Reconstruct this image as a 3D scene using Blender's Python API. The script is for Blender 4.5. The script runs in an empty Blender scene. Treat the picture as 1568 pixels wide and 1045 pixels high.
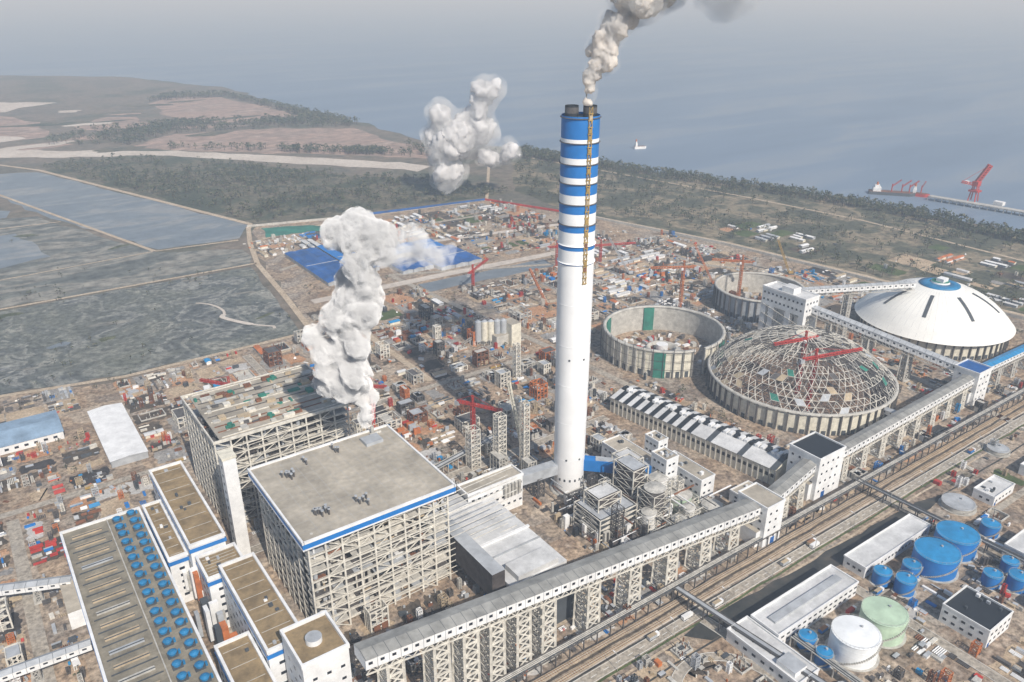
import bpy, math, random, bmesh
from mathutils import Vector, Matrix
R=random.Random(7)
scene=bpy.context.scene
# ------------------------------------------------------------ materials
def new_mat(name):
    m=bpy.data.materials.new(name);m.use_nodes=True;nt=m.node_tree;nt.nodes.clear()
    o=nt.nodes.new('ShaderNodeOutputMaterial');b=nt.nodes.new('ShaderNodeBsdfPrincipled')
    nt.links.new(b.outputs[0],o.inputs[0]);return m,nt,b,o
def pos(nt):
    return nt.nodes.new('ShaderNodeNewGeometry').outputs['Position']
def noise(nt,vec,scale,detail=5,rough=.6,dist=0.):
    n=nt.nodes.new('ShaderNodeTexNoise');n.inputs['Scale'].default_value=scale;n.inputs['Detail'].default_value=detail
    n.inputs['Roughness'].default_value=rough;n.inputs['Distortion'].default_value=dist
    nt.links.new(vec,n.inputs['Vector']);return n.outputs['Fac']
def ramp(nt,fac,stops):
    r=nt.nodes.new('ShaderNodeValToRGB');e=r.color_ramp.elements
    while len(e)<len(stops): e.new(.5)
    for i,(p,c) in enumerate(stops):
        e[i].position=p;e[i].color=(c,c,c,1) if isinstance(c,(int,float)) else (*c,1)
    nt.links.new(fac,r.inputs[0]);return r.outputs[0]
def mixc(nt,a,b,fac,mode='MIX'):
    m=nt.nodes.new('ShaderNodeMix');m.data_type='RGBA';m.blend_type=mode
    for inp,val in ((m.inputs[0],fac),(m.inputs[6],a),(m.inputs[7],b)):
        if isinstance(val,bpy.types.NodeSocket): nt.links.new(val,inp)
        elif isinstance(val,(int,float)): inp.default_value=val
        else: inp.default_value=(*val,1)
    return m.outputs[2]
def M(name,col,rough=.7,var=.25,scale=.15,metal=0.,fine=.9):
    m,nt,b,o=new_mat(name);p=pos(nt)
    n=noise(nt,p,scale,4)
    f=ramp(nt,n,[(.3,1-var),(.68,1+var*.2)])
    c=mixc(nt,col,f,1.,'MULTIPLY')
    if fine!=.9 or var>.3:
        c=mixc(nt,c,ramp(nt,noise(nt,p,fine,2),[(.3,1-var*.5),(.7,1.)]),1.,'MULTIPLY')
    nt.links.new(c,b.inputs['Base Color']);b.inputs['Roughness'].default_value=rough;b.inputs['Metallic'].default_value=metal
    return m
def G(name,stops,scale,detail=8,rough=.95,dist=0.,fine=None,patch=None,spec=.2,stretch=None,bump=0.,big=None):
    m,nt,b,o=new_mat(name);p=pos(nt);q=p
    if stretch:
        mp=nt.nodes.new('ShaderNodeMapping');nt.links.new(p,mp.inputs[0]);mp.inputs['Rotation'].default_value=(0,0,stretch[0]);mp.inputs['Scale'].default_value=(stretch[1],stretch[2],1);q=mp.outputs[0]
    c=ramp(nt,noise(nt,q,scale,detail,.62,dist),stops)
    if patch:
        v=nt.nodes.new('ShaderNodeTexVoronoi');v.inputs['Scale'].default_value=patch[0];v.distance='CHEBYCHEV';nt.links.new(p,v.inputs['Vector'])
        s=nt.nodes.new('ShaderNodeSeparateColor');nt.links.new(v.outputs['Color'],s.inputs[0])
        c=mixc(nt,c,ramp(nt,s.outputs[0],patch[1]),patch[2])
    if big:
        c=mixc(nt,c,big[1],ramp(nt,noise(nt,p,big[0],5,.6,.8),[(.42,0.),(.6,big[2])]))
    if fine:
        c=mixc(nt,c,ramp(nt,noise(nt,p,fine[0],4,.7),[(.32,fine[1]),(.68,fine[2])]),1.,'MULTIPLY')
    nt.links.new(c,b.inputs['Base Color']);b.inputs['Roughness'].default_value=rough;b.inputs['Specular IOR Level'].default_value=spec
    if bump:
        bn=nt.nodes.new('ShaderNodeBump');bn.inputs['Strength'].default_value=1;bn.inputs['Distance'].default_value=bump
        nt.links.new(noise(nt,p,.12,5),bn.inputs['Height']);nt.links.new(bn.outputs[0],b.inputs['Normal'])
    return m
white=M('white_paint',(.84,.84,.83),.6,.2,.12,fine=.5);cream=M('cream_panel',(.74,.7,.58),.7,.3,.3);chimw=M('chimney_white_paint',(.86,.86,.85),.6,.1,.06)
grey=M('grey_cladding',(.42,.44,.46),.6,.3);dgrey=M('dark_grey',(.07,.08,.09),.7,.3);black=M('black_roof',(.018,.022,.027),.6,.3)
blue=M('blue_paint',(.01,.17,.5),.5,.15);lblue=M('light_blue_paint',(.02,.25,.52),.5,.3);dblue=M('deep_blue_roof',(.015,.12,.4),.5,.5,.06);fanblue=M('fan_blue_paint',(.015,.19,.4),.5,.3)
red=M('red_paint',(.55,.05,.035),.6,.4);orange=M('orange_paint',(.6,.19,.06),.6,.4);yellow=M('yellow_ochre_paint',(.45,.3,.09),.6,.4)
green=M('green_paint',(.03,.22,.16),.7,.4);tan=M('tan_concrete',(.5,.4,.27),.9,.35);rust=M('rusty_steel',(.24,.1,.05),.8,.5,.4)
steel=M('galvanised_steel',(.56,.54,.49),.6,.4,.3);frame=M('painted_steel_frame',(.78,.74,.65),.6,.35,.3);dsteel=M('weathered_steel',(.13,.12,.115),.7,.5,.3);conc=M('concrete',(.55,.53,.48),.9,.35,.2)
glass=M('window_glass',(.02,.025,.035),.2,.2);brownroof=M('brown_flat_roof',(.33,.24,.13),.95,.45,.12,fine=.5);roofg=M('grey_roof_screed',(.48,.43,.35),.95,.45,.035,fine=.3)
throof=M('turbine_roof_sheet',(.3,.265,.2),.9,.45,.1,fine=.5)
palegreen=M('pale_green_tank_paint',(.48,.62,.46),.5,.25);coal=M('coal',(.02,.02,.022),.9,.4);casing=M('boiler_casing',(.1,.085,.08),.8,.6,.2,fine=.5)
lightroof=M('light_metal_roof',(.68,.68,.67),.5,.3,.08,fine=.4);dirt=M('earth_mound',(.38,.21,.12),1,.4)
# ------------------------------------------------------------ mesh builder
class MB:
    def __init__(s,name): s.n=name;s.v=[];s.f=[];s.m=[];s.mats=[];s.sm=[]
    def mi(s,m):
        if m not in s.mats: s.mats.append(m)
        return s.mats.index(m)
    def add(s,vs,fs,m,smooth=False):
        o=len(s.v);s.v+=vs;k=s.mi(m)
        for f in fs: s.f.append([i+o for i in f]);s.m.append(k);s.sm.append(smooth)
    def prism(s,poly,z0,z1,m,top=None,z1b=None):
        n=len(poly)
        vs=[(x,y,z0) for x,y in poly]+[(x,y,z1) for x,y in poly]
        s.add(vs,[[i,(i+1)%n,(i+1)%n+n,i+n] for i in range(n)]+[list(range(n))[::-1]],m)
        s.add(vs[n:],[list(range(n))],top or m)
    def box(s,x0,x1,y0,y1,z0,z1,m,top=None): s.prism([(x0,y0),(x1,y0),(x1,y1),(x0,y1)],z0,z1,m,top)
    def obox(s,cx,cy,z0,w,d,h,a,m,top=None):
        c,n=math.cos(a),math.sin(a)
        s.prism([(cx+x*c-y*n,cy+x*n+y*c) for x,y in ((-w/2,-d/2),(w/2,-d/2),(w/2,d/2),(-w/2,d/2))],z0,z0+h,m,top)
    def beam(s,a,b,t,m,t2=None):
        a=Vector(a);b=Vector(b);d=b-a
        if d.length<1e-4:return
        d.normalize();u=d.cross(Vector((0,0,1)));
        if u.length<.01:u=Vector((1,0,0))
        u.normalize();w=d.cross(u);u*=t/2;w*=(t2 or t)/2
        vs=[tuple(p+i*u+j*w) for p in (a,b) for i,j in ((-1,-1),(1,-1),(1,1),(-1,1))]
        s.add(vs,[[0,1,5,4],[1,2,6,5],[2,3,7,6],[3,0,4,7],[3,2,1,0],[4,5,6,7]],m)
    def cyl(s,cx,cy,z0,z1,r,m,n=24,r2=None,top=None,cap=True):
        r2=r if r2 is None else r2
        A=[(math.cos(2*math.pi*i/n),math.sin(2*math.pi*i/n)) for i in range(n)]
        vs=[(cx+r*x,cy+r*y,z0) for x,y in A]+[(cx+r2*x,cy+r2*y,z1) for x,y in A]
        s.add(vs,[[i,(i+1)%n,(i+1)%n+n,i+n] for i in range(n)],m,True)
        if cap: s.add(vs[n:],[list(range(n))],top or m)
    def pipe(s,a,b,r,m,n=8):
        a=Vector(a);b=Vector(b);d=(b-a).normalized();u=d.cross(Vector((0,0,1)))
        if u.length<.01:u=Vector((1,0,0))
        u.normalize();w=d.cross(u)
        vs=[tuple(p+r*(math.cos(2*math.pi*i/n)*u+math.sin(2*math.pi*i/n)*w)) for p in (a,b) for i in range(n)]
        s.add(vs,[[i,(i+1)%n,(i+1)%n+n,i+n] for i in range(n)],m,True);s.add(vs,[list(range(n)),list(range(n,2*n))],m)
    def revolve(s,cx,cy,prof,m,n=48,a0=0,a1=2*math.pi,smooth=True):
        full=abs(a1-a0-2*math.pi)<1e-6;k=n if full else n+1
        vs=[(cx+r*math.cos(a0+(a1-a0)*i/n),cy+r*math.sin(a0+(a1-a0)*i/n),z) for r,z in prof for i in range(k)]
        fs=[]
        for j in range(len(prof)-1):
            for i in range(n): fs.append([j*k+i,j*k+(i+1)%k,(j+1)*k+(i+1)%k,(j+1)*k+i])
        s.add(vs,fs,m,smooth)
    def gable(s,x0,x1,y0,y1,z0,h,rh,m,rm,along='y'):
        s.box(x0,x1,y0,y1,z0,z0+h,m);e=.6;z=z0+h+.02
        if along=='y':
            xm=(x0+x1)/2;vs=[(x0-e,y0-e,z),(xm,y0-e,z+rh),(x1+e,y0-e,z),(x0-e,y1+e,z),(xm,y1+e,z+rh),(x1+e,y1+e,z)]
        else:
            ym=(y0+y1)/2;vs=[(x0-e,y0-e,z),(x0-e,ym,z+rh),(x0-e,y1+e,z),(x1+e,y0-e,z),(x1+e,ym,z+rh),(x1+e,y1+e,z)]
        s.add(vs,[[0,3,4,1],[1,4,5,2]],rm);s.add(vs,[[0,1,2],[3,5,4]],m)
    def lattice(s,cx,cy,w,d,z0,z1,lv,t,m,w1=None,d1=None):
        w1=w1 or w;d1=d1 or d
        def c(k,z):
            f=(z-z0)/(z1-z0);ww=w+(w1-w)*f;dd=d+(d1-d)*f
            sx,sy=((-1,-1),(1,-1),(1,1),(-1,1))[k%4];return (cx+sx*ww/2,cy+sy*dd/2,z)
        for k in range(4): s.beam(c(k,z0),c(k,z1),t*1.6,m)
        for i in range(lv):
            za=z0+(z1-z0)*i/lv;zb=z0+(z1-z0)*(i+1)/lv
            for k in range(4):
                s.beam(c(k,zb),c(k+1,zb),t,m);s.beam(c(k,za),c(k+1,zb),t*.7,m);s.beam(c(k+1,za),c(k,zb),t*.7,m)
    def truss(s,a,b,w,t,m,n):
        a=Vector(a);b=Vector(b);d=(b-a).normalized();u=d.cross(Vector((0,0,1)))
        if u.length<.01:u=Vector((1,0,0))
        u.normalize();q=d.cross(u);cs=[(-1,-1),(1,-1),(1,1),(-1,1)]
        P=lambda k,f:a+(b-a)*f+u*cs[k%4][0]*w/2+q*cs[k%4][1]*w/2
        for k in range(4):
            s.beam(P(k,0),P(k,1),t,m)
            for i in range(n): s.beam(P(k,i/n),P(k+1,(i+1)/n),t*.7,m)
    def done(s,parent=None):
        me=bpy.data.meshes.new(s.n);me.from_pydata(s.v,[],s.f)
        for m in s.mats: me.materials.append(m)
        me.polygons.foreach_set('material_index',s.m);me.polygons.foreach_set('use_smooth',s.sm);me.update()
        ob=bpy.data.objects.new(s.n,me);scene.collection.objects.link(ob)
        if parent: ob.parent=parent
        return ob
def windows(mb,x0,x1,y0,y1,z0,z1,rows,step=5,w=2.2,h=1.5,faces='SW'):
    for r in range(rows):
        z=z0+(z1-z0)*(r+.5)/rows-h/2
        if 'S' in faces:
            x=x0+step*.6
            while x<x1-step*.5: mb.box(x,x+w,y0-.12,y0+.05,z,z+h,glass);x+=step
        if 'W' in faces:
            y=y0+step*.6
            while y<y1-step*.5: mb.box(x0-.12,x0+.05,y,y+w,z,z+h,glass);y+=step
def parapet(mb,x0,x1,y0,y1,z,h,t,m):
    mb.box(x0,x1,y0,y0+t,z,z+h,m);mb.box(x0,x1,y1-t,y1,z,z+h,m);mb.box(x0,x0+t,y0+t,y1-t,z,z+h,m);mb.box(x1-t,x1,y0+t,y1-t,z,z+h,m)
def whitebldg(name,x0,x1,y0,y1,h,roof=roofg,rows=2,wall=white,z0=0,step=5,n=3):
    mb=MB(name);mb.box(x0,x1,y0,y1,z0,h,wall,roof);parapet(mb,x0-.2,x1+.2,y0-.2,y1+.2,h+.003,1.1,.6,wall)
    windows(mb,x0,x1,y0,y1,z0+1,h-1,rows,step)
    mb.box(x0+1.5,x0+3.5,y0-.2,y0+.02,z0,z0+2.6,dblue)
    for i in range(n+2):
        a=R.uniform(x0+2,x1-4);b=R.uniform(y0+2,y1-4);mb.box(a,a+R.uniform(1,3),b,b+R.uniform(1,3),h+.01,h+R.uniform(1,2.5),R.choice([grey,white,dgrey]))
    return mb.done()
def sheet(name,poly,z,mat,ragged=0,step=30):
    if ragged:
        out=[]
        for i,(a,b) in enumerate(poly):
            c,d=poly[(i+1)%len(poly)];L=math.hypot(c-a,d-b);k=max(1,min(400,int(L/step)))
            for j in range(k):
                f=j/k;out.append((a+(c-a)*f+R.uniform(-1,1)*ragged,b+(d-b)*f+R.uniform(-1,1)*ragged))
        poly=out
    mb=MB(name);mb.add([(x,y,z) for x,y in poly],[list(range(len(poly)))],mat);return mb.done()
def blob(name,cx,cy,rx,ry,rot,z,mat,seed):
    r=random.Random(seed);ph=[r.uniform(0,6.28) for _ in range(6)];pl=[]
    for i in range(90):
        a=2*math.pi*i/90;k=1+sum(.22/(j+1)*math.sin((j+2)*a+ph[j]) for j in range(6));x=rx*k*math.cos(a);y=ry*k*math.sin(a)
        pl.append((cx+x*math.cos(rot)-y*math.sin(rot),cy+x*math.sin(rot)+y*math.cos(rot)))
    return sheet(name,pl,z,mat)
def strip(mb,pts,w,z,m,kerb=None):
    n=len(pts);L=[];Rr=[]
    for i in range(n):
        a=Vector(pts[max(0,i-1)]);b=Vector(pts[min(n-1,i+1)]);d=(b-a).normalized();q=Vector((-d.y,d.x));p=Vector(pts[i])
        L.append(p+q*w/2);Rr.append(p-q*w/2)
    vs=[(p.x,p.y,z) for p in L]+[(p.x,p.y,z) for p in Rr]
    mb.add(vs,[[i+n,i+1+n,i+1,i] for i in range(n-1)],m)
    if kerb:
        for E in (L,Rr):
            for i in range(n-1): mb.beam((E[i].x,E[i].y,z+.02),(E[i+1].x,E[i+1].y,z+.02),.35,kerb,.3)
# ------------------------------------------------------------ terrain
soil=G('plant_soil',[(.27,(.1,.085,.07)),(.4,(.3,.21,.14)),(.49,(.54,.42,.3)),(.55,(.25,.19,.145)),(.63,(.5,.43,.35)),(.75,(.12,.12,.08)),(.85,(.4,.36,.31))],.028,9,fine=(.3,.3,1.25),patch=(.03,[(0,(.12,.11,.1)),(.35,(.44,.31,.21)),(.6,(.22,.2,.18)),(1,(.55,.5,.43))],.35),bump=.8)
land=G('delta_land',[(.2,(.07,.075,.055)),(.4,(.11,.115,.085)),(.52,(.2,.165,.13)),(.62,(.13,.125,.1)),(.8,(.24,.19,.16))],.004,10,fine=(.06,.6,1.2))
scrub=G('scrub_vegetation',[(.25,(.03,.04,.03)),(.45,(.07,.08,.05)),(.55,(.16,.14,.1)),(.65,(.06,.07,.05)),(.8,(.2,.17,.12))],.01,9,fine=(.12,.4,1.4))
beltm=G('riverside_scrub',[(.25,(.05,.06,.045)),(.48,(.11,.11,.075)),(.56,(.28,.23,.16)),(.64,(.1,.1,.07)),(.8,(.3,.25,.18))],.012,9,fine=(.12,.45,1.3))
mud=G('tidal_mud',[(.3,(.06,.068,.068)),(.41,(.11,.118,.115)),(.47,(.26,.26,.235)),(.5,(.09,.1,.098)),(.58,(.15,.158,.14)),(.63,(.32,.31,.27)),(.66,(.1,.11,.1)),(.8,(.2,.205,.17))],.016,13,rough=.7,dist=.7,fine=(.15,.45,1.4),spec=.3,big=(.007,(.16,.165,.13),.55))
marsh=G('marsh_field',[(.3,(.09,.1,.095)),(.46,(.14,.148,.135)),(.53,(.27,.255,.22)),(.6,(.13,.138,.125)),(.75,(.23,.23,.2))],.007,11,rough=.8,dist=.5,fine=(.06,.55,1.3),stretch=(.2,1,3))
pondm=G('pond_water',[(.3,(.13,.155,.18)),(.52,(.18,.205,.225)),(.6,(.27,.27,.26)),(.67,(.18,.195,.21))],.007,11,rough=.4,spec=.4,dist=.8,stretch=(.3,1,3),fine=(.05,.8,1.1))
brown=G('dry_field',[(.3,(.25,.18,.15)),(.48,(.4,.29,.235)),(.56,(.26,.2,.165)),(.7,(.48,.37,.31))],.006,10,fine=(.04,.6,1.2),stretch=(.5,1,3))
sand=G('silty_sand',[(.3,(.48,.42,.36)),(.7,(.66,.6,.53))],.01,8,fine=(.1,.75,1.05))
water=G('river_water',[(.3,(.14,.19,.26)),(.5,(.17,.225,.3)),(.6,(.22,.26,.31)),(.7,(.16,.215,.29))],.0011,9,rough=.5,spec=.4,dist=.6,stretch=(.4,1,5))
roadm=G('concrete_road',[(.3,(.26,.23,.19)),(.5,(.45,.4,.33)),(.7,(.34,.31,.27))],.05,7,fine=(.4,.5,1.15))
dirtroad=G('dirt_track',[(.3,(.42,.33,.23)),(.7,(.6,.5,.38))],.05,6,fine=(.4,.6,1.1));wetdark=G('wet_dark_ground',[(.3,(.02,.024,.025)),(.55,(.06,.06,.055)),(.7,(.12,.1,.08))],.05,7,rough=.5)
kerbm=M('kerb_stone',(.6,.58,.53),.9,.2);linem=M('road_marking_paint',(.75,.75,.72),.8,.2)
pads=[G('gravel_pad',[(.3,(.24,.23,.22)),(.7,(.4,.38,.35))],.08,5,fine=(.5,.5,1.2)),G('dark_mud_pad',[(.3,(.05,.047,.043)),(.6,(.13,.105,.08)),(.8,(.3,.22,.15))],.06,5,fine=(.5,.5,1.2)),
 G('red_earth_pad',[(.3,(.4,.2,.1)),(.7,(.56,.35,.22))],.06,5,fine=(.5,.5,1.2)),G('concrete_pad',[(.3,(.42,.41,.39)),(.7,(.6,.58,.55))],.06,5,fine=(.5,.7,1.1)),
 G('grass_patch',[(.3,(.05,.075,.03)),(.6,(.1,.13,.05)),(.8,(.22,.2,.11))],.06,5,fine=(.5,.6,1.2)),G('coal_pad',[(.3,(.025,.025,.027)),(.7,(.09,.08,.075))],.06,5,fine=(.5,.6,1.2)),G('tan_earth_pad',[(.3,(.36,.27,.18)),(.7,(.6,.48,.34))],.06,5,fine=(.5,.5,1.2))]
gr=MB('ground');S=45000
gr.add([(-S,-S,0),(S,-S,0),(S,S,0),(-S,S,0)],[[0,1,2,3]],land);gr.done()
sheet('plant_yard_ground',[(-400,-300),(1000,-300),(960,337),(935,540),(905,733),(830,1006),(775,1160),(600,1185),(370,1230),(322,1044),(284,776),(92,775),(-9,798),(-400,815)],.1,soil,6,30)
sheet('river_water',[(260,4300),(700,3900),(946,3201),(943,2529),(981,2091),(971,1776),(1115,1533),(1154,1342),(1188,1174),(1271,914),(1320,693),(1316,509),(1290,300),(1240,0),(1100,-600),(900,-3000),(44000,-30000),(44000,44000),(-30000,44000),(-9000,5200),(-2000,4600)],.3,water,14,50)
sheet('mud_flat',[(-500,790),(-9,806),(92,784),(274,784),(303,1040),(12,1047),(-500,1055)],.15,mud,3,20)
sheet('marsh_field',[(-500,1062),(12,1057),(308,1050),(322,1120),(215,1180),(100,1500),(-700,1700)],.15,marsh,5,30)
sheet('pond_water',[(150,1895),(368,1250),(335,1180),(222,1195),(110,1500),(60,1720),(-500,2000),(-300,2050)],.2,pondm,4,30)
sheet('pond_water',[(-300,1480),(60,1400),(95,1250),(-50,1200),(-300,1250)],.2,pondm,6,30);sheet('pond_water',[(-500,1720),(-20,1690),(70,1560),(60,1520),(-300,1560)],.2,pondm,6,30)
sheet('shallow_pond',[(452,815),(640,805),(645,838),(452,846)],.2,pondm,2,20)
scrubp=G('mud_vegetation',[(.3,(.05,.065,.04)),(.7,(.15,.155,.09))],.05,7,fine=(.2,.5,1.3))
for i in range(34):
    blob('marsh_grass_patch',R.uniform(-250,265),R.choice([R.uniform(800,1030),R.uniform(1070,1400)]),R.uniform(6,30),R.uniform(2,7),R.uniform(-.4,.6),.2+.004*i,R.choice([scrubp,scrubp,marsh,pondm]),i)
for i in range(22):
    blob('field_patch',R.uniform(-200,860),R.uniform(1950,3000),R.uniform(30,110),R.uniform(12,40),R.uniform(-.6,.2),.35+.004*i,R.choice([brown,scrub,scrub,sand,marsh]),i+50)
sheet('scrub_ground',[(206,2013),(150,1960),(378,1248),(531,1206),(802,1182),(850,1190),(780,1380),(686,1450),(420,1900)],.15,scrub,10,30)
sheet('sand_bank',[(60,2150),(190,2050),(394,1944),(560,1740),(792,1454),(840,1480),(820,1534),(600,1800),(418,1996),(200,2150),(90,2260)],.2,sand,8,30)
sheet('dry_field',[(369,2092),(500,2220),(760,2150),(920,2038),(915,1800),(950,1640),(880,1560),(640,1800),(430,1990)],.15,brown,14,40)
sheet('dry_field',[(560,2420),(600,2900),(687,3017),(840,2937),(880,2600),(890,2328),(700,2330)],.15,brown,18,60)
sheet('dry_field',[(-300,2800),(150,2900),(250,2600),(220,2350),(0,2380),(-300,2500)],.15,brown,22,60)
sheet('dry_field',[(300,2500),(420,2650),(500,2600),(480,2400),(380,2330)],.15,brown,15,40)
sheet('dry_field',[(0,2200),(180,2260),(330,2330),(330,2250),(160,2150)],.15,brown,10,40)
sheet('silt_flat',[(-200,3100),(100,3300),(330,3100),(200,2950)],.15,sand,20,60)
sheet('riverside_ground',[(850,1190),(1059,1500),(1100,1500),(1148,1330),(1180,1164),(1262,905),(1308,690),(1304,509),(1280,300),(1200,-300),(1010,-300),(970,337),(945,540),(915,733),(840,1006)],.15,beltm,6,30)
mb=MB('embankment_road')
strip(mb,[(-500,812),(-9,801),(92,779),(284,780)],6,.4,dirtroad)
strip(mb,[(284,776),(300,900),(315,1044),(340,1150),(364,1228)],7,.4,dirtroad)
strip(mb,[(315,1049),(12,1052),(-500,1060)],5,.4,dirtroad);strip(mb,[(364,1228),(374,1250),(155,1912),(60,2080)],9,.4,dirtroad)
strip(mb,[(330,1172),(215,1186),(66,1712),(-20,1990)],6,.4,dirtroad);strip(mb,[(-500,1500),(130,1440)],4,.4,dirtroad);strip(mb,[(-500,1130),(-100,1160),(215,1186)],3,.4,dirtroad)
strip(mb,[(340,1150),(500,1190),(770,1165),(1000,1500)],6,.42,dirtroad);strip(mb,[(840,1010),(915,740),(945,540),(970,337),(1010,-200)],8,.42,dirtroad)
strip(mb,[(1060,1450),(1110,1200),(1160,930),(1190,700),(1180,440),(1150,0)],6,.42,dirtroad)
mb.done()
mb=MB('winding_creek')
cp=[(205+45*f+10*math.sin(f*9),935-130*f+7*math.sin(f*13+1)) for f in [i/24 for i in range(25)]]
strip(mb,cp[:9],3,.36,sand);strip(mb,cp[8:18],6,.365,sand);strip(mb,cp[17:],3.5,.37,sand);mb.done()
mb=MB('plant_road')
strip(mb,[(-60,238),(760,238),(900,300)],6.5,.3,roadm,kerbm);strip(mb,[(60,450),(420,450)],8,.31,roadm,kerbm)
strip(mb,[(205,455),(205,760)],7,.32,roadm,kerbm);strip(mb,[(-200,590),(480,590)],7,.33,roadm);strip(mb,[(500,300),(480,450),(470,600),(440,900)],8,.34,roadm)
strip(mb,[(330,600),(330,760),(310,800)],7,.35,dirtroad);strip(mb,[(440,900),(760,760),(900,560)],8,.36,roadm);strip(mb,[(300,760),(820,640)],9,.37,dirtroad)
strip(mb,[(316,60),(310,180),(304,233)],7,.38,roadm,kerbm);strip(mb,[(400,60),(402,215)],7,.39,roadm,kerbm);strip(mb,[(310,186),(700,186)],5,.40,roadm)
strip(mb,[(500,100),(505,233)],7,.385,roadm);strip(mb,[(330,1000),(560,1090),(780,1080)],8,.36,roadm);strip(mb,[(320,865),(500,860),(740,846)],15,.38,sand);strip(mb,[(560,1000),(800,960)],12,.39,sand)
strip(mb,[(272+30*math.cos(a/8),180+34*math.sin(a/8)) for a in range(0,48)],6,.42,roadm,kerbm)
strip(mb,[(700,240),(715,340),(720,500),(740,640)],8,.35,roadm)
strip(mb,[(-60,320),(-20,330),(-20,580)],8,.35,roadm)
x=-40
while x<740: mb.box(x,x+4,237.85,238.15,.301,.306,linem);x+=9
mb.done()
mb=MB('drainage_and_track_strips')
for i,(y,w_,m_) in enumerate(((218,1.2,wetdark),(233,1.4,pads[4]),(242.4,1.2,wetdark),(244,.8,sand),(249.3,1.6,pads[1]),(255,1.2,pads[5]),(261.5,1.5,dirtroad),(264,1,pads[5]),(279.5,3,dirtroad),(229,1.6,dirtroad))):
    pts=[(x_,y+R.uniform(-.6,.6)) for x_ in range(-60,780,18)];strip(mb,pts,w_,.2+.004*i,m_)
mb.done()
sheet('coal_slurry_trench',[(285,231),(296,219),(330,216),(430,215),(520,215),(545,219),(520,225),(430,228),(300,232)],.25,wetdark,1.2,12)
mb=MB('railway_track')
for y in (246,252.5):
    mb.box(-100,760,y-1.7,y+1.7,.12,.35,tan)
    for s in (-.75,.75): mb.box(-100,760,y+s-.08,y+s+.08,.36,.6,rust)
    x=-40
    while x<560: mb.box(x,x+.35,y-1.3,y+1.3,.352,.45,conc);x+=1.6
mb.done()
def rack(name,a,b,h,w,n,m0=steel,deck=None):
    mb=MB(name);a=Vector(a);b=Vector(b);d=(b-a).normalized();q=Vector((-d.y,d.x))
    for i in range(n+1):
        p=a+(b-a)*i/n
        for s in (-1,1):
            e=p+q*s*w/2;mb.beam((e.x,e.y,0),(e.x,e.y,h+1.5),.6,m0)
        e=p-q*w/2;f=p+q*w/2;mb.beam((e.x,e.y,h),(f.x,f.y,h),.6,m0)
    for s in (-1,1):
        e=a+q*s*w/2;f=b+q*s*w/2;mb.beam((e.x,e.y,h+1.2),(f.x,f.y,h+1.2),.5,m0)
    for k in range(5):
        o=q*(-w/2+w*(k+.5)/5);mb.pipe((a.x+o.x,a.y+o.y,h+.8),(b.x+o.x,b.y+o.y,h+.8),R.uniform(.25,.5),R.choice([grey,steel,dgrey,dgrey]),6)
    return mb.done()
rack('pipe_rack',(60,257.5),(760,257.5),7,5,70,dsteel);rack('pipe_rack',(303,255),(318,100),8,4,14,dsteel);rack('pipe_rack',(500,262),(505,120),7,4,12,dsteel);rack('pipe_rack',(20,220),(-120,470),9,6,20)
rack('pipe_rack',(210,445),(330,470),9,6,12);rack('pipe_rack',(330,190),(330,80),6,4,8);rack('pipe_rack',(-100,300),(2,300),7,6,10,dsteel);rack('pipe_rack',(-100,345),(2,345),7,4,10,dsteel)
# ------------------------------------------------------------ chimney
mb=MB('chimney');cx,cy=325,386
def cr(z): return 11.0+.9*min(1,z/120)
bands=[(0,178,chimw),(178,179.2,blue),(179.2,188,chimw),(188,191,blue),(191,200,chimw),(200,204.5,blue),(204.5,212,chimw),(212,218,blue),(218,224,chimw),(224,231,blue),(231,235,chimw),(235,243,blue),(243,247,chimw),(247,256,blue),(256,258.5,chimw),(258.5,270,blue),(270,272,blue)]
for a,b,m in bands:
    k=max(1,int((b-a)/20))
    for i in range(k):
        u=a+(b-a)*i/k;w=a+(b-a)*(i+1)/k;mb.cyl(cx,cy,u,w,cr(u),m,64,cr(w),cap=False)
mb.cyl(cx,cy,270,270.6,11.8,dgrey,64)
for z in (30,60,90,120,150,179,191,204.5,218,231,243,256,270.8): mb.revolve(cx,cy,[(cr(z)+.02,z-.3),(cr(z)+(.8 if z>160 else .12),z-.1),(cr(z)+(.8 if z>160 else .12),z+.15),(cr(z)+.02,z+.3)],dsteel if z>200 else chimw,48)
for dx,dy in ((-4.6,3.2),(4.6,-3.2)):
    mb.cyl(cx+dx,cy+dy,270,277.5,4.2,black,28,cap=False);mb.cyl(cx+dx,cy+dy,273,276.5,4.25,dsteel,28,cap=False);mb.cyl(cx+dx,cy+dy,275.8,276.2,4.1,black,28)
ha=math.radians(-101);ux,uy=math.cos(ha),math.sin(ha);tx,ty=-uy,ux
z=166
while z<275:
    r=cr(z)+.5
    for s in (-1.1,1.1): mb.beam((cx+ux*r+tx*s,cy+uy*r+ty*s,z),(cx+ux*r+tx*s,cy+uy*r+ty*s,z+4),.4,yellow)
    mb.beam((cx+ux*r-tx*1.1,cy+uy*r-ty*1.1,z),(cx+ux*r+tx*1.1,cy+uy*r+ty*1.1,z+4),.35,yellow)
    mb.beam((cx+ux*r-tx*1.6,cy+uy*r-ty*1.6,z),(cx+ux*r+tx*1.6,cy+uy*r+ty*1.6,z),.6,yellow)
    if R.random()<.55: mb.obox(cx+ux*r,cy+uy*r,z+.5,2.0,1,2.4,ha+math.pi/2,R.choice([yellow,rust,tan,yellow]))
    z+=4
for z in (30,110):
    for a in (-140,-90,-40): mb.obox(cx+math.cos(math.radians(a))*(cr(z)+.0),cy+math.sin(math.radians(a))*(cr(z)),z,.8,1.2,1.2,math.radians(a),dgrey)
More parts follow.
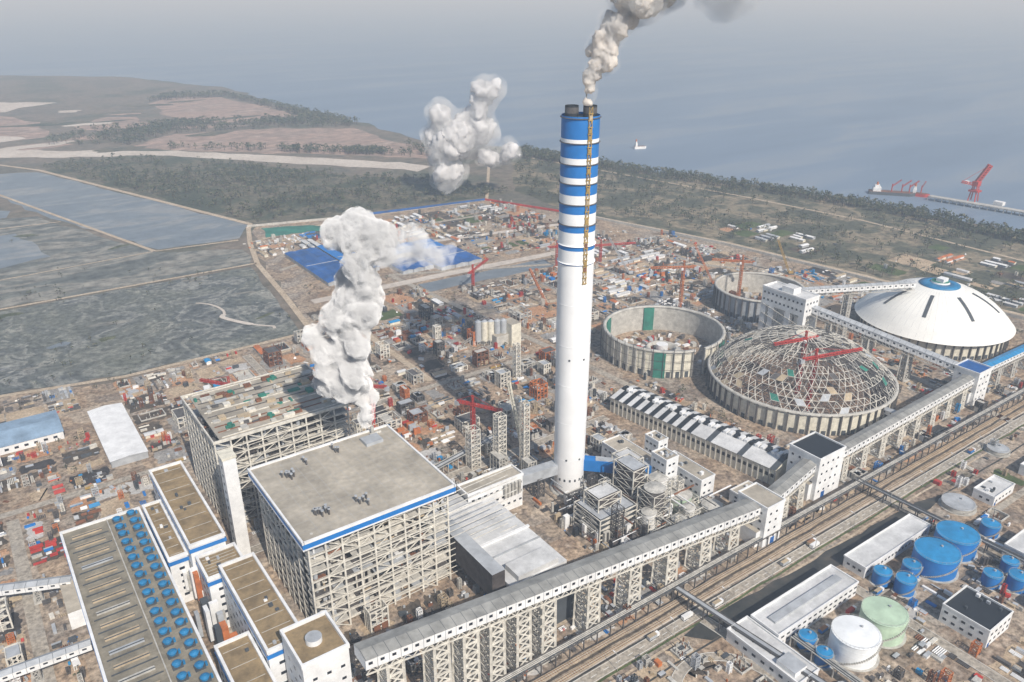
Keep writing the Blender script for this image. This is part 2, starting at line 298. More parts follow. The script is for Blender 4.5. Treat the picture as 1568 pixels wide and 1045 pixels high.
for i in range(9):
    a=math.radians(-165+i*20);mb.obox(cx+math.cos(a)*11,cy+math.sin(a)*11,12,.4,1.4,2,a,dgrey)
mb.revolve(cx,cy,[(14,0),(14,1),(12,1.2)],conc,48)
mb.done()
mb=MB('flue_duct');mb.beam((cx+8,cy-6,22),(372,345,20),7,blue,9);mb.beam((340,374,22.5),(385,335,20),6,grey,8);mb.beam((cx-8,cy+3,20),(262,395,20),8,grey,8)
for p in ((345,369),(360,356),(372,345),(300,390),(280,393)): mb.lattice(p[0],p[1],6,6,0,17,3,.5,dsteel)
mb.done()
# ------------------------------------------------------------ boiler houses
def boiler(name,x0,x1,y0,y1,h,fin=True,seed=1):
    r=random.Random(seed);mb=MB(name);st=frame
    mb.box(x0+14,x1-14,y0+13,y1-10,2,h-3,casing,dgrey)
    NX,NY=9,9;lv=12
    for lev in range(1,lv):
        z=h*lev/lv
        for (a,b,c,d) in ((x0+.5,x1-.5,y0+1,y0+8),(x0+1,x0+8,y0+8,y1-1),(x1-8,x1-1,y0+8,y1-1),(x0+8,x1-8,y1-7,y1-1)):
            L=max(b-a,d-c);n=int(L/11)
            for i in range(n):
                if r.random()<.6:
                    if b-a>d-c: mb.box(a+(b-a)*i/n,a+(b-a)*(i+1)/n-.3,c,d,z-.25,z,r.choice([frame,grey,dsteel,conc]))
                    else: mb.box(a,b,c+(d-c)*i/n,c+(d-c)*(i+1)/n-.3,z-.25,z,r.choice([frame,grey,dsteel]))
    for i in range(NX+1):
        x=x0+(x1-x0)*i/NX
        for y in (y0,y0+9,y1): mb.beam((x,y,0),(x,y,h),1.,st)
    for i in range(1,NY):
        y=y0+(y1-y0)*i/NY
        for x in (x0,x0+9,x1): mb.beam((x,y,0),(x,y,h),1.,st)
    for lev in range(1,lv+1):
        z=h*lev/lv
        for y in (y0,y1): mb.beam((x0,y,z-.5),(x1,y,z-.5),.75,st)
        for x in (x0,x1): mb.beam((x,y0,z-.5),(x,y1,z-.5),.75,st)
        if lev<lv:
            mb.beam((x0,y0-.3,z+.9),(x1,y0-.3,z+.9),.18,st);mb.beam((x0-.3,y0,z+.9),(x0-.3,y1,z+.9),.18,st)
    H1=h/lv
    for lev in range(lv):
        za,zb=H1*lev,H1*(lev+1)
        for i in range(NX):
            a=x0+(x1-x0)*i/NX;b=x0+(x1-x0)*(i+1)/NX
            if i in (1,4,7) or r.random()<.25:
                if (i+lev)%2: a,b=b,a
                mb.beam((a,y0,za),(b,y0,zb),.5,st)
        for i in range(NY):
            a=y0+(y1-y0)*i/NY;b=y0+(y1-y0)*(i+1)/NY
            if i in (0,4,8) or r.random()<.25:
                if (i+lev)%2: a,b=b,a
                mb.beam((x0,a,za),(x0,b,zb),.5,st)
    for i in range(330):
        z=r.uniform(2,h-7);m=r.choice([grey,frame,rust,dsteel,conc,casing,white,dgrey,tan,dsteel])
        if r.random()<.55: x=r.uniform(x0+2,x1-14);y=y0+r.uniform(2.5,10)
        else: x=x0+r.uniform(2.5,10);y=r.uniform(y0+2,y1-12)
        k=r.random()
        if k<.4: mb.box(x,x+r.uniform(2,8),y,y+r.uniform(1.5,4),z,z+r.uniform(1.,3.5),m)
        elif k<.7: mb.pipe((x,y,z),(x+r.uniform(5,12),y,z),r.uniform(.3,1),m,6)
        else: mb.cyl(x,y,z,z+r.uniform(4,10),r.uniform(.5,1.5),m,8)
    for k in range(14):
        z=2+k*4.6;xx=x0+20 if k%2 else x0+27;mb.beam((xx,y0-.9,z),(x0+47-(xx-x0)+x0,y0-.9,z+4.6),.5,frame,.25)
    for i in range(4):
        x=x0+12+i*20;mb.cyl(x,y0+6,0,12,4,grey,16,3);mb.pipe((x,y0+6,12),(x+3,y0+11,30),1,steel)
    if fin:
        mb.box(x0-3,x1+3,y0-3,y1+3,h,h+.8,white,roofg)
        for (a,b,c,d) in ((x0-3,x1+3,y0-3.9,y0-3.003),(x0-3,x1+3,y1+3.003,y1+3.9),(x0-3.9,x0-3.003,y0-3.9,y1+3.9),(x1+3.003,x1+3.9,y0-3.9,y1+3.9)):
            mb.box(a,b,c,d,h-2.8,h+.4,blue);mb.box(a-.15,b+.15,c-.15,d+.15,h+.4,h+2.0,white);mb.box(a-.1,b+.1,c-.1,d+.1,h-3.8,h-2.802,white)
        for gx,gy,n in ((128,365,9),(152,362,5),(126,412,7),(160,424,3),(142,420,2)):
            for i in range(n):
                a=gx+r.uniform(-4,4);b=gy+r.uniform(-4,4);mb.cyl(a,b,h+.8,h+r.uniform(3,5.5),.55,dsteel,8);mb.cyl(a,b,h+4.5,h+5.2,.9,grey,8)
        for i in range(12): mb.box(x0+8+i*7,x0+8.12+i*7,y0-2,y1+2,h+.801,h+.83,grey)
        for i in range(9): mb.box(x0-2,x1+2,y0+6+i*9,y0+6.1+i*9,h+.832,h+.85,grey)
        mb.pipe((x1-9,y1+0,h),(x1-9,y1+0,h+6),1.2,steel);mb.pipe((x1-12,y1-2,h+1.5),(x1-4,y1-2,h+1.5),1.,steel)
        mb.box(x1-20,x1-8,y1-14,y1-4,h+.81,h+3,grey);mb.box(x1+4,x1+10,y0+20,y1-5,h-12,h-8,white)
    else:
        mb.box(x0+4,x1,y0,y1,h,h+.8,conc,roofg);parapet(mb,x0-1,x1+1,y0-1,y1+1,h-.5,2,.9,frame)
        for i in range(90):
            a=r.uniform(x0+5,x1-8);b=r.uniform(y0+4,y1-8);mb.box(a,a+r.uniform(1,9),b,b+r.uniform(1,6),h+.8,h+r.uniform(1.2,3.2),r.choice([grey,tan,green,rust,conc,dsteel,steel,tan,frame,conc]))
        for i in range(10): mb.beam((x0+6,y0+8*i+3,h+1.1),(x1-4,y0+8*i+3,h+1.1),.6,r.choice([frame,rust,dsteel]))
        for a,b in ((x0+15,y0+14),(x0+42,y0+12),(x0+30,y1-16),(x1-30,y1-10)):
            mb.cyl(a,b,h+.8,h+4,1.8,green,14);mb.box(a-3,a+3,b-1,b+1,h+.8,h+2.5,green)
    return mb.done()
boiler('boiler_house',112,200,350,431,70,True,3)
boiler('boiler_house_under_construction',101,195,480,558,70,False,5)
mb=MB('lift_shaft_tower');mb.box(96,104,442,452,0,78,white,roofg);mb.box(95.5,104.5,441.5,452.5,78,79.5,cream)
for i in range(12): mb.box(95.85,96.01,446,448,4+6*i,5.6+6*i,dgrey)
mb.done()
def stripb(name,x0,x1,y0,y1,h,win=True):
    mb=MB(name);mb.box(x0,x1,y0,y1,0,h,white,brownroof);parapet(mb,x0-.6,x1+.6,y0-.6,y1+.6,h-.6,2.2,1.4,white)
    mb.box(x0-.75,x1+.75,y0-.75,y0-.603,h-4,h-1.4,blue);mb.box(x1+.603,x1+.75,y0-.6,y1+.6,h-4,h-1.4,blue);mb.box(x0-.75,x0-.603,y0-.6,y1+.6,h-3.4,h-2.4,blue)
    if win: windows(mb,x0,x1,y0,y1,4,h-6,5,8,3,1.8)
    for i in range(8): mb.box(x0+2,x1-2,y0+(y1-y0)*(i+.5)/8,y0+(y1-y0)*(i+.5)/8+.25,h+.003,h+.2,conc)
    for i in range(5): a=R.uniform(x0+3,x1-5);b=R.uniform(y0+3,y1-5);mb.box(a,a+R.uniform(1,2.5),b,b+R.uniform(1,2.5),h+.003,h+R.uniform(.8,1.8),R.choice([grey,white,dgrey]))
    return mb.done()
stripb('bunker_bay_building',64,84,415,512,45);stripb('bunker_bay_building',73,92,310,387,45);stripb('deaerator_building',53,63.5,425,490,34)
stripb('deaerator_building',55,72,240,340,34);stripb('link_building',66,88,389,412,38)
mb=MB('conveyor_head_tower');mb.box(80,103,280,307,0,56,white,brownroof);parapet(mb,79.5,103.5,279.5,307.5,55.5,2.5,1.2,white);mb.cyl(91,293,56,59,4,white,20,top=grey);windows(mb,80,103,280,307,4,50,6,7);mb.done()
mb=MB('switchgear_block')
for i in range(22):
    a=R.uniform(54,68);b=R.uniform(345,424);mb.box(a,a+R.uniform(2,5),b,b+R.uniform(2,6),10,R.uniform(14,33),R.choice([white,grey,dgrey,orange,steel,white]))
mb.done()
mb=MB('turbine_hall');x0,x1,y0,y1,h=5,51,190,496,30
mb.box(x0,x1,y0,y1,0,h,white,throof);parapet(mb,x0-.6,x1+.6,y0-.6,y1+.6,h-.5,2.0,1.4,white);mb.box(x0-.75,x0-.603,y0,y1,h-4,h-1.5,blue)
y=y0+4
while y<y1-4:
    mb.box(x0+3,x0+25,y,y+.5,h+.003,h+.6,dgrey);mb.box(x0+5,x0+22,y+4,y+6.2,h+.003,h+1.0,R.choice([grey,conc,tan]));mb.box(x0+5,x0+22,y+4.2,y+4.6,h+1.001,h+1.4,dgrey);y+=11.5
mb.box(x0+26,x0+26.6,y0,y1,h+.003,h+.7,conc)
y=y0+6;k=0
while y<y1-4:
    for xx in (x0+31.5,x0+40.5):
        yy=y+(1.8 if xx>x0+35 else 0)+R.uniform(-.3,.3);mb.box(xx-2.6,xx+2.6,yy-2.4,yy+2.4,h+.003,h+.9,dgrey);mb.cyl(xx,yy,h+.9,h+2.4,1.9,fanblue,18);mb.cyl(xx,yy,h+2.4,h+3.2,2.4,fanblue,18,1)
        mb.box(xx+2.7,xx+3.8,yy-1,yy+1,h+.003,h+1.8,fanblue)
    y+=9.2
windows(mb,x0,x1,y0,y1,3,26,3,8,4,2.2);mb.box(x0-8,x0-.1,440,470,0,12,white,roofg)
mb.done()
mb=MB('electrostatic_precipitator')
mb.box(214,256,303,385,17,20,lightroof);mb.lattice(235,344,41,80,0,17,2,.9,steel)
for i in range(6):
    for j in range(3): mb.add([(217+13*j,306+13*i,17),(227+13*j,306+13*i,17),(227+13*j,317+13*i,17),(217+13*j,317+13*i,17),(222+13*j,311.5+13*i,8)],[[0,1,4],[1,2,4],[2,3,4],[3,0,4]],grey)
for y in (330,331,357,358): mb.box(214,256,y,y+.35,20,20.7,grey)
mb.box(213,257,343,345,20,21.2,white);mb.box(220,250,304,318,20,24,lightroof);mb.box(204,213,308,380,12,30,casing,grey)
mb.done()
mb=MB('induced_draft_fan_building');mb.box(238,284,388,402,0,26,white,roofg);parapet(mb,237.5,284.5,387.5,402.5,25.5,2,1,white);mb.box(205,237,386,400,0,22,white,lightroof);windows(mb,238,284,388,402,3,24,3,5);windows(mb,205,237,386,400,3,20,2,5)
for i in range(5): mb.cyl(268+3*i,386,14,24,1.2,steel,8)
mb.done()
mb=MB('coal_transfer_shed');vs=[(216,280,30),(250,280,30),(250,298,8),(216,298,8)];mb.add(vs+[(a,b,0) for a,b,c in vs],[[0,1,2,3]],black);mb.add(vs+[(a,b,0) for a,b,c in vs],[[0,1,5,4],[1,2,6,5],[3,0,4,7]],dgrey);mb.done()
mb=MB('desulphurisation_plant')
for x0_,x1_,y0_,y1_,h_,m_,t_ in ((300,330,322,346,20,dgrey,grey),(305,322,330,342,30,casing,lightroof),(341,352,335,352,36,casing,grey),(352,364,352,366,30,grey,lightroof)):
    mb.box(x0_,x1_,y0_,y1_,h_*.35,h_,m_,t_);mb.lattice((x0_+x1_)/2,(y0_+y1_)/2,x1_-x0_+3,y1_-y0_+3,0,h_,5,.5,frame)
for x,y,r_,h_,m_ in ((345,318,7,30,dsteel),(360,330,6,26,white),(372,318,8,14,palegreen),(335,312,5,18,white),(352,300,5,12,conc),(385,300,7,10,conc),(365,303,4,15,white)):
    mb.cyl(x,y,0,h_,r_,m_,24,top=grey);mb.cyl(x,y,h_,h_+1.5,r_+.5,steel,24,1)
    mb.lattice(x,y,2*r_+2,2*r_+2,0,h_-1,4,.35,frame)
for i in range(260):
    x=R.uniform(292,400);y=R.uniform(288,372);
    if math.hypot(x-325,y-386)<18: continue
    mb.obox(x,y,0,R.uniform(1,5),R.uniform(1,4),R.uniform(1,11),0,R.choice([grey,white,steel,dsteel,rust,conc,tan,casing,white,black]))
for i in range(110):
    x=R.uniform(292,390);y=R.uniform(288,372);z=R.uniform(3,18);k=R.random()<.5;mb.pipe((x,y,z),(x+(R.uniform(8,25) if k else 0),y+(0 if k else R.uniform(8,20)),z),R.uniform(.25,.7),R.choice([steel,grey,white,rust,dsteel]),6)
for i in range(9):
    x=R.uniform(300,385);y=R.uniform(292,365)
    if math.hypot(x-325,y-386)>20: mb.lattice(x,y,R.uniform(3,8),R.uniform(3,8),0,R.uniform(14,34),6,.35,R.choice([frame,steel,dsteel]))
mb.done()
wb=whitebldg
wb('limestone_mill_building',366,384,352,396,20,rows=3);wb('gypsum_building',386,400,312,352,22,rows=3);wb('control_building',368,380,330,345,36,rows=5,step=4);wb('ball_mill_tower',384,394,354,368,34,rows=5,step=4)
wb('water_treatment_building',410,430,290,305,9);wb('pump_house',352,366,286,296,10)
# ------------------------------------------------------------ galleries
def gallery(name,a,b,w=9,h=6,legs=(),lw=8,lt=.7,lm=steel,win=6,roofm=grey,truss=True):
    mb=MB(name);A=Vector(a);Bv=Vector(b);d=Bv-A;L=d.length;hd=Vector((d.x,d.y,0)).normalized();q=Vector((-hd.y,hd.x,0))
    def P(f,s,z): v=A+d*f+q*s;return (v.x,v.y,v.z+z)
    vs=[];prof=[(-w/2,-h),(-w/2,0),(0,1.2),(w/2,0),(w/2,-h)]
    for f in (0,1): vs+=[P(f,s,z) for s,z in prof]
    mb.add(vs,[[0,1,6,5],[3,4,9,8],[4,0,5,9],[0,1,2,3,4],[9,8,7,6,5]],white)
    e=[P(f,s,z) for f in (0,1) for s,z in ((-w/2-.5,.0),(0,1.35),(w/2+.5,.0))]
    mb.add(e,[[0,1,4,3],[1,2,5,4]],roofm)
    n=int(L/win)
    for i in range(n):
        for s in (-w/2-.06,w/2+.06):
            f0=(i+.25)/n;f1=(i+.6)/n;mb.add([P(f0,s,-h*.58),P(f1,s,-h*.58),P(f1,s,-h*.3),P(f0,s,-h*.3)],[[0,1,2,3]],glass)
        mb.beam(P(i/n,-w/2-.05,-h),P(i/n,-w/2-.05,-.1),.25,grey)
        mb.add([P((i+.03)/n,s,z) for s,z in ((-w/2-.5,.03),(0,1.38))]+[P((i+.07)/n,s,z) for s,z in ((0,1.38),(-w/2-.5,.03))],[[0,1,2,3]],dgrey)
    if truss:
        for s in (-w/2+.3,w/2-.3):
            mb.beam(P(0,s,-h-3),P(1,s,-h-3),.6,lm)
            for i in range(n): mb.beam(P(i/n,s,-h-3),P((i+.5)/n,s,-h),.35,lm);mb.beam(P((i+.5)/n,s,-h),P((i+1)/n,s,-h-3),.35,lm)
    for f in legs:
        v=A+d*f;zt=v.z-h-(3 if truss else 0)
        mb.lattice(v.x,v.y,lw if abs(hd.x)>.5 else w,w if abs(hd.x)>.5 else lw,0,zt,max(2,int(zt/6)),lt,lm,(lw-1) if abs(hd.x)>.5 else w-1,w-1 if abs(hd.x)>.5 else lw-1)
        mb.box(v.x-lw/2-1,v.x+lw/2+1,v.y-w/2-1,v.y+w/2+1,0,.8,conc)
    return mb.done()
groof=M('gallery_roof_sheet',(.35,.345,.32),.6,.4,.1,fine=.3)
gallery('coal_conveyor_gallery',(103,267,63),(386,267,30),12,6,[(p-103)/283 for p in (118,143,160,176,193,210,242,274,305,335,362)],9,.8,frame,roofm=groof)
gallery('coal_conveyor_gallery',(404,268,28),(461,277,30),10,6,[.3,.7],6,.7,frame,roofm=groof)
gallery('coal_conveyor_gallery',(490,277,28),(702,284,27),9,6,[i/8+.06 for i in range(8)],6,.7,frame,roofm=groof)
gallery('coal_conveyor_gallery',(678,445,52),(710,298,30),9,6,[.2,.45,.7],7,.8,steel)
gallery('coal_conveyor_gallery',(678,470,58),(800,400,62),7,5,[.25,.5],6,.8,steel)
gallery('coal_conveyor_gallery',(722,288,26),(900,288,22),8,5,[i/6+.06 for i in range(6)],6,.7,conc,roofm=lblue)
gallery('coal_conveyor_gallery',(600,278,20),(604,306,16),6,4,[.5],4,.5,steel,truss=False)
gallery('low_level_conveyor',(-60,500,12),(4,470,14),6,4,[.3,.7],4,.5,steel,truss=False)
gallery('low_level_conveyor',(-90,415,12),(4,408,13),5,4,[.3,.7],4,.5,steel,truss=False)
def jt(name,x0,x1,y0,y1,h,roof,blue_roof=False):
    mb=MB(name);mb.box(x0,x1,y0,y1,0,h,white,roof);parapet(mb,x0-.4,x1+.4,y0-.4,y1+.4,h-.5,1.6,.8,white);windows(mb,x0,x1,y0,y1,3,h-2,4,6,1.8,1.6)
    mb.box(x0+8,x0+12,y0-.2,y0-.02,0,5,dblue);mb.box(x0-4,x0-.02,y0+3,y1-3,0,h*.4,white,roofg);return mb.done()
jt('conveyor_transfer_tower',460,490,269,295,35,black);jt('conveyor_transfer_tower',386,404,256,280,31,roofg);jt('conveyor_transfer_tower',700,722,276,298,32,dblue)
jt('conveyor_transfer_tower',408,424,268,282,18,roofg)
mb=MB('coal_silo_feed_tower')
mb.box(664,686,434,486,42,60,white,lightroof);parapet(mb,663.6,686.4,433.6,486.4,59.5,2,.8,white);windows(mb,664,686,434,486,44,59,2,5,2,2)
for y in (434,450,470,480):
    mb.box(664,669,y,y+6,0,42,white);mb.box(681,686,y,y+6,0,42,white)
mb.box(664.2,685.8,434.2,455.8,22,24,white)
for i in range(4): mb.beam((664,440,2+10*i),(664,484,12+10*i),.8,steel)
mb.box(668,680,452,466,60.01,66,white,lightroof);mb.lattice(675,460,20,48,0,41,4,.7,steel)
mb.done()
# ------------------------------------------------------------ coal domes
def capz(r,Rr,rise,z0):
    S=(Rr*Rr+rise*rise)/(2*rise);return z0+math.sqrt(max(0,S*S-r*r))-(S-rise)
def ringwall(mb,cx,cy,r,h,n,wall,colm,a0=0,a1=2*math.pi):
    mb.revolve(cx,cy,[(r,0),(r,h)],wall,96,a0,a1);mb.revolve(cx,cy,[(r-1,h),(r-1,0)],conc,96,a0,a1)
    mb.revolve(cx,cy,[(r-1.8,h-.6),(r-1.8,h+1),(r+1.4,h+1),(r+1.4,h-.6)],conc,96,a0,a1)
    for i in range(n+1):
        a=a0+(a1-a0)*i/n;mb.obox(cx+(r+.9)*math.cos(a),cy+(r+.9)*math.sin(a),0,1.9,1.1,h,a,colm)
        b=a+.5*(a1-a0)/n
        if i<n: mb.obox(cx+(r+.2)*math.cos(b),cy+(r+.2)*math.sin(b),0,.8,3.4,h*.22,b,dgrey)
domewhite=M('dome_white_cladding',(.84,.83,.78),.5,.1,.05)
mb=MB('coal_storage_dome');cx,cy,Rd,h,rise=834,390,77,19,38
ringwall(mb,cx,cy,Rd-4,h,56,cream,dsteel)
prof=[(Rd+1.5,h-1.2)]+[(Rd*(1-t/16.),capz(Rd*(1-t/16.),Rd,rise,h)) for t in range(0,15)]+[(9,capz(9,Rd,rise,h))]
mb.revolve(cx,cy,prof,domewhite,96);mb.revolve(cx,cy,[(Rd+1.5,h-1.2),(Rd-4,h-1.2)],dgrey,96)
zt=capz(14,Rd,rise,h)
mb.revolve(cx,cy,[(20,capz(20,Rd,rise,h)+.2),(20,capz(20,Rd,rise,h)+1),(10,capz(10,Rd,rise,h)+1),(10,capz(10,Rd,rise,h)+.2)],fanblue,48)
mb.cyl(cx,cy,zt,zt+3,10,white,32,9);mb.cyl(cx,cy,zt+3,zt+4,9,green,32,3);mb.box(cx-6,cx+4,cy-6,cy+2,zt+3,zt+7,white)
for k in range(8):
    a=math.radians(45*k+18)
    for j in range(7):
        r0=32+j*4;r1=r0+4
        c,s_=math.cos(a),math.sin(a);w=1.8
        vs=[(cx+r*c-w*s*s_,cy+r*s_+w*s*c,capz(r,Rd,rise,h)+.5) for r in (r0,r1) for s in (-1,1)]
        mb.add(vs,[[0,1,3,2]],dgrey)
for k in range(64):
    a=2*math.pi*k/64
    for j in range(6):
        r0=24+j*8.7;r1=r0+8.7;mb.beam((cx+r0*math.cos(a),cy+r0*math.sin(a),capz(r0,Rd,rise,h)+.02),(cx+r1*math.cos(a),cy+r1*math.sin(a),capz(r1,Rd,rise,h)+.02),.2,lightroof)
mb.done()
mb=MB('coal_storage_dome_under_construction');cx,cy,Rd,h,rise=599,386,82,19,38
ringwall(mb,cx,cy,Rd,h,60,cream,dsteel)
n=68;rings=[Rd*f for f in (1,.95,.9,.84,.78,.71,.64,.56,.48,.39,.3,.2,.1)]
pt=lambda i,j,o=0:(cx+rings[j]*math.cos(2*math.pi*(i+.5*(j%2))/n),cy+rings[j]*math.sin(2*math.pi*(i+.5*(j%2))/n),capz(rings[j],Rd,rise,h)+o)
for j in range(len(rings)):
    st_=1 if j<8 else 2
    for i in range(0,n,st_):
        m_=frame if R.random()<.45 else (steel if R.random()<.5 else dsteel)
        mb.beam(pt(i,j),pt(i+st_,j),.42,m_)
        if j<len(rings)-1:
            mb.beam(pt(i,j),pt(i,j+1),.42,m_);mb.beam(pt(i,j),pt(i-1 if j%2==0 else i+1,j+1),.36,m_)
            if j<9: mb.beam(pt(i,j,-2.5),pt(i+2,j,-2.5),.3,dsteel);mb.beam(pt(i,j,-2.5),pt(i,j+1,-2.5),.3,steel)
for j in range(0,7):
    for i in range(n):
        if R.random()<.09: mb.add([pt(i,j,.3),pt(i+1,j,.3),pt(i+1,j+1,.3),pt(i,j+1,.3)],[[0,1,2,3]],R.choice([grey,tan,green,dsteel]))
mb.cyl(cx,cy,0,48,3.5,conc,20);mb.cyl(cx,cy,56,58,9,white,24,top=cream);mb.done()
sheet('dome_floor',[(cx+80*math.cos(a/8),cy+80*math.sin(a/8)) for a in range(50)],.5,G('dome_floor_earth',[(.3,(.08,.07,.06)),(.5,(.3,.2,.14)),(.7,(.14,.12,.11))],.05,8,fine=(.4,.5,1.2)))
mb=MB('ring_silo_wall');cx,cy=558,521;ringwall(mb,cx,cy,60,27,40,cream,conc,math.radians(-95),math.radians(252))
for a in (222,292,60,120): 
    a=math.radians(a);
    for q in (61.6,58): mb.obox(cx+q*math.cos(a),cy+q*math.sin(a),0,1.5,11,26,a,green)
mb.revolve(cx,cy,[(18,0),(16,6),(14,6),(12,0)],conc,32);mb.cyl(cx,cy,0,9,6,white,20)
for i in range(140):
    a=R.uniform(0,6.28);r=R.uniform(8,52);mb.obox(cx+r*math.cos(a),cy+r*math.sin(a),0,R.uniform(1,8),R.uniform(1,5),R.uniform(.5,4),a,R.choice([white,grey,conc,tan,rust,red,dsteel,white]))
for i in range(40):
    a=math.radians(-90+i*9);p=(cx+63*math.cos(a),cy+63*math.sin(a));mb.beam((*p,0),(*p,31),.4,dsteel)
    if i<39:
        b=math.radians(-90+i*9+9)
        for z in (9,18,27): mb.beam((*p,z),(cx+63*math.cos(b),cy+63*math.sin(b),z),.3,dsteel)
mb.done()
mb=MB('ring_silo_wall');cx,cy=742,548;ringwall(mb,cx,cy,50,25,40,grey,dsteel)
for i in range(60):
    a=R.uniform(0,6.28);r=R.uniform(8,44);mb.obox(cx+r*math.cos(a),cy+r*math.sin(a),0,R.uniform(2,9),R.uniform(2,6),R.uniform(1,9),a,R.choice([grey,conc,tan,rust,dsteel]))
mb.done()
def lsp(s,t):
    a=Vector((452,298));b=Vector((430,457));d=b-a;q=Vector((.99,.135));p=a+d*t+q*s;return (p.x,p.y)
mb=MB('long_storage_shed');W=32
mb.prism([lsp(0,0),lsp(W,0),lsp(W,1),lsp(0,1)],0,14,cream,grey)
N=34
for i in range(N):
    t0,t1=i/N,(i+1)/N
    for s0,s1,z0_,z1_ in ((-1,W/2,14.2,18.5),(W/2,W+1,18.5,14.2)):
        a=lsp(s0,t0);b=lsp(s1,t0);c=lsp(s1,t1);d=lsp(s0,t1)
        m_=(lightroof if i%2 else black) if i>N*.42 or s0>0 else (lightroof if i%6 else dgrey)
        mb.add([(*a,z0_),(*b,z1_),(*c,z1_),(*d,z0_)],[[0,1,2,3]],m_)
    a=lsp(W/2-3,t0);b=lsp(W/2+3,t0);c=lsp(W/2+3,t0+.6/N);d=lsp(W/2-3,t0+.6/N);mb.prism([a,b,c,d],17.5,20,white if i%3 else black)
    a=lsp(-.15,t0+.2/N);d=lsp(-.15,t0+.75/N);mb.add([(*a,7),(*d,7),(*d,10),(*a,10)],[[0,1,2,3]],glass)
    a=lsp(-.5,t0);mb.obox(a[0],a[1],0,.7,.7,14,.1,conc)
a=lsp(0,0);b=lsp(W,0);c=lsp(W/2,0);mb.add([(*a,14),(*b,14),(*c,18.5)],[[0,1,2]],cream)
mb.done()
# ------------------------------------------------------------ bottom-right
mb=MB('workshop_building');mb.box(320,396,193,212,0,10,white,lightroof);parapet(mb,319.6,396.4,192.6,212.4,9.7,1.4,.7,white);windows(mb,320,396,193,212,1,9,2,5,2.6,1.2)
mb.box(326,390,200,205,10.01,11.4,grey);mb.box(302,319.5,166,214,0,8,white,lightroof);parapet(mb,301.6,319.4,165.6,214.4,7.8,1.3,.7,white);windows(mb,302,319.5,166,214,1,8,1,6,2.5,1.6)
mb.box(304,314,170,182,8.01,11,white,grey);mb.done()
mb=MB('warehouse');mb.box(414,490,199,214,0,8,white,lightroof);parapet(mb,413.6,490.4,198.6,214.4,7.8,1.2,.6,white);windows(mb,414,490,199,214,1,7.5,1,4,2,1.4);mb.done()
whitebldg('pump_station_building',417,444,125,152,12,black,2);whitebldg('office_building',470,500,110,124,9,white,2);whitebldg('substation_building',510,540,130,160,8,lightroof,1)
whitebldg('gate_house',560,590,190,205,7,lightroof,1);whitebldg('storage_building',620,680,170,200,8,lightroof,1);whitebldg('storage_building',700,760,180,215,8,grey,1);whitebldg('workshop',560,600,120,150,8,lightroof,1)
def tank(name,x,y,r,h,m,top=None,cone=1.2):
    mb=MB(name);mb.cyl(x,y,0,.4,r+1.5,conc,40);mb.cyl(x,y,.4,h,r,m,48,cap=False);mb.revolve(x,y,[(r+.05,h-.4),(r+.25,h-.4),(r+.25,h),(r,h)],top or m,48)
    mb.cyl(x,y,h,h+cone,r,top or m,48,.5,top=m)
    for k in range(1,4): mb.revolve(x,y,[(r+.003,h*k/4),(r+.12,h*k/4+.1),(r+.003,h*k/4+.25)],m,48)
    for k in range(24):
        a=math.radians(180+k*5);mb.obox(x+(r+.6)*math.cos(a),y+(r+.6)*math.sin(a),h*k/24,.9,r*.1+.3,.2,a,steel);mb.beam((x+(r+1)*math.cos(a),y+(r+1)*math.sin(a),h*k/24),(x+(r+1)*math.cos(a),y+(r+1)*math.sin(a),h*k/24+1.1),.1,steel)
    for k in range(36):
        a=2*math.pi*k/36;b=2*math.pi*(k+1)/36;mb.beam((x+r*math.cos(a),y+r*math.sin(a),h),(x+r*math.cos(a),y+r*math.sin(a),h+1.1),.1,steel);mb.beam((x+r*math.cos(a),y+r*math.sin(a),h+1.1),(x+r*math.cos(b),y+r*math.sin(b),h+1.1),.1,steel)
    mb.cyl(x+r*.4,y,h+.6,h+1.6,.7,grey,10);return mb.done()
whitetank=M('white_tank_paint',(.85,.87,.87),.45,.15)
tank('storage_tank',353,167,13,15,whitetank);tank('storage_tank',381,167,12.5,15,palegreen,palegreen);tank('storage_tank',460,179,13.5,14,blue,lblue);tank('storage_tank',489,181,13,14,blue,lblue)
for x,y,r,h in ((420,191,5.5,9),(424,178,6,10),(441,184,5.5,9),(474,150,5.5,9),(484,139,6,10),(336,185,5,8),(333,172,4.5,8),(497,150,5,8),(525,176,6,9)): tank('small_tank',x,y,r,h,blue,lblue,.8)
tank('clarifier_tank',540,205,11,4,conc,grey,.3);tank('clarifier_tank',640,225,8,4,conc,grey,.3)
mb=MB('white_roof_shed');mb.gable(51,78,612,711,0,6,1.4,grey,white);mb.done()
mb=MB('blue_roof_workshop');mb.gable(-75,28,684,728,0,7,3,white,M('pale_blue_roof',(.3,.42,.55),.6,.4,.08),'x');windows(mb,-75,28,684,728,1,6,1,7,3,2);mb.done()
for i,(a,b,c,d,m_) in enumerate(((358,405,905,1055,dblue),(408,440,925,1060,blue),(456,503,890,940,dblue),(505,570,875,955,dblue),(478,560,958,1000,blue))):
    mb=MB('blue_roof_shed');k=3
    for j in range(k): mb.gable(a+(b-a)*j/k,a+(b-a)*(j+1)/k-.8,c,d,0,5,1.2,grey,m_)
    mb.box(a+1,b-1,(c+d)/2,(c+d)/2+.7,5.9,6.5,grey)
    mb.done()
sheet('green_netted_area',[(380,1216),(454,1187),(470,1150),(370,1160)],.5,M('green_netting',(.03,.22,.16),.8,.5,.05),3,12)
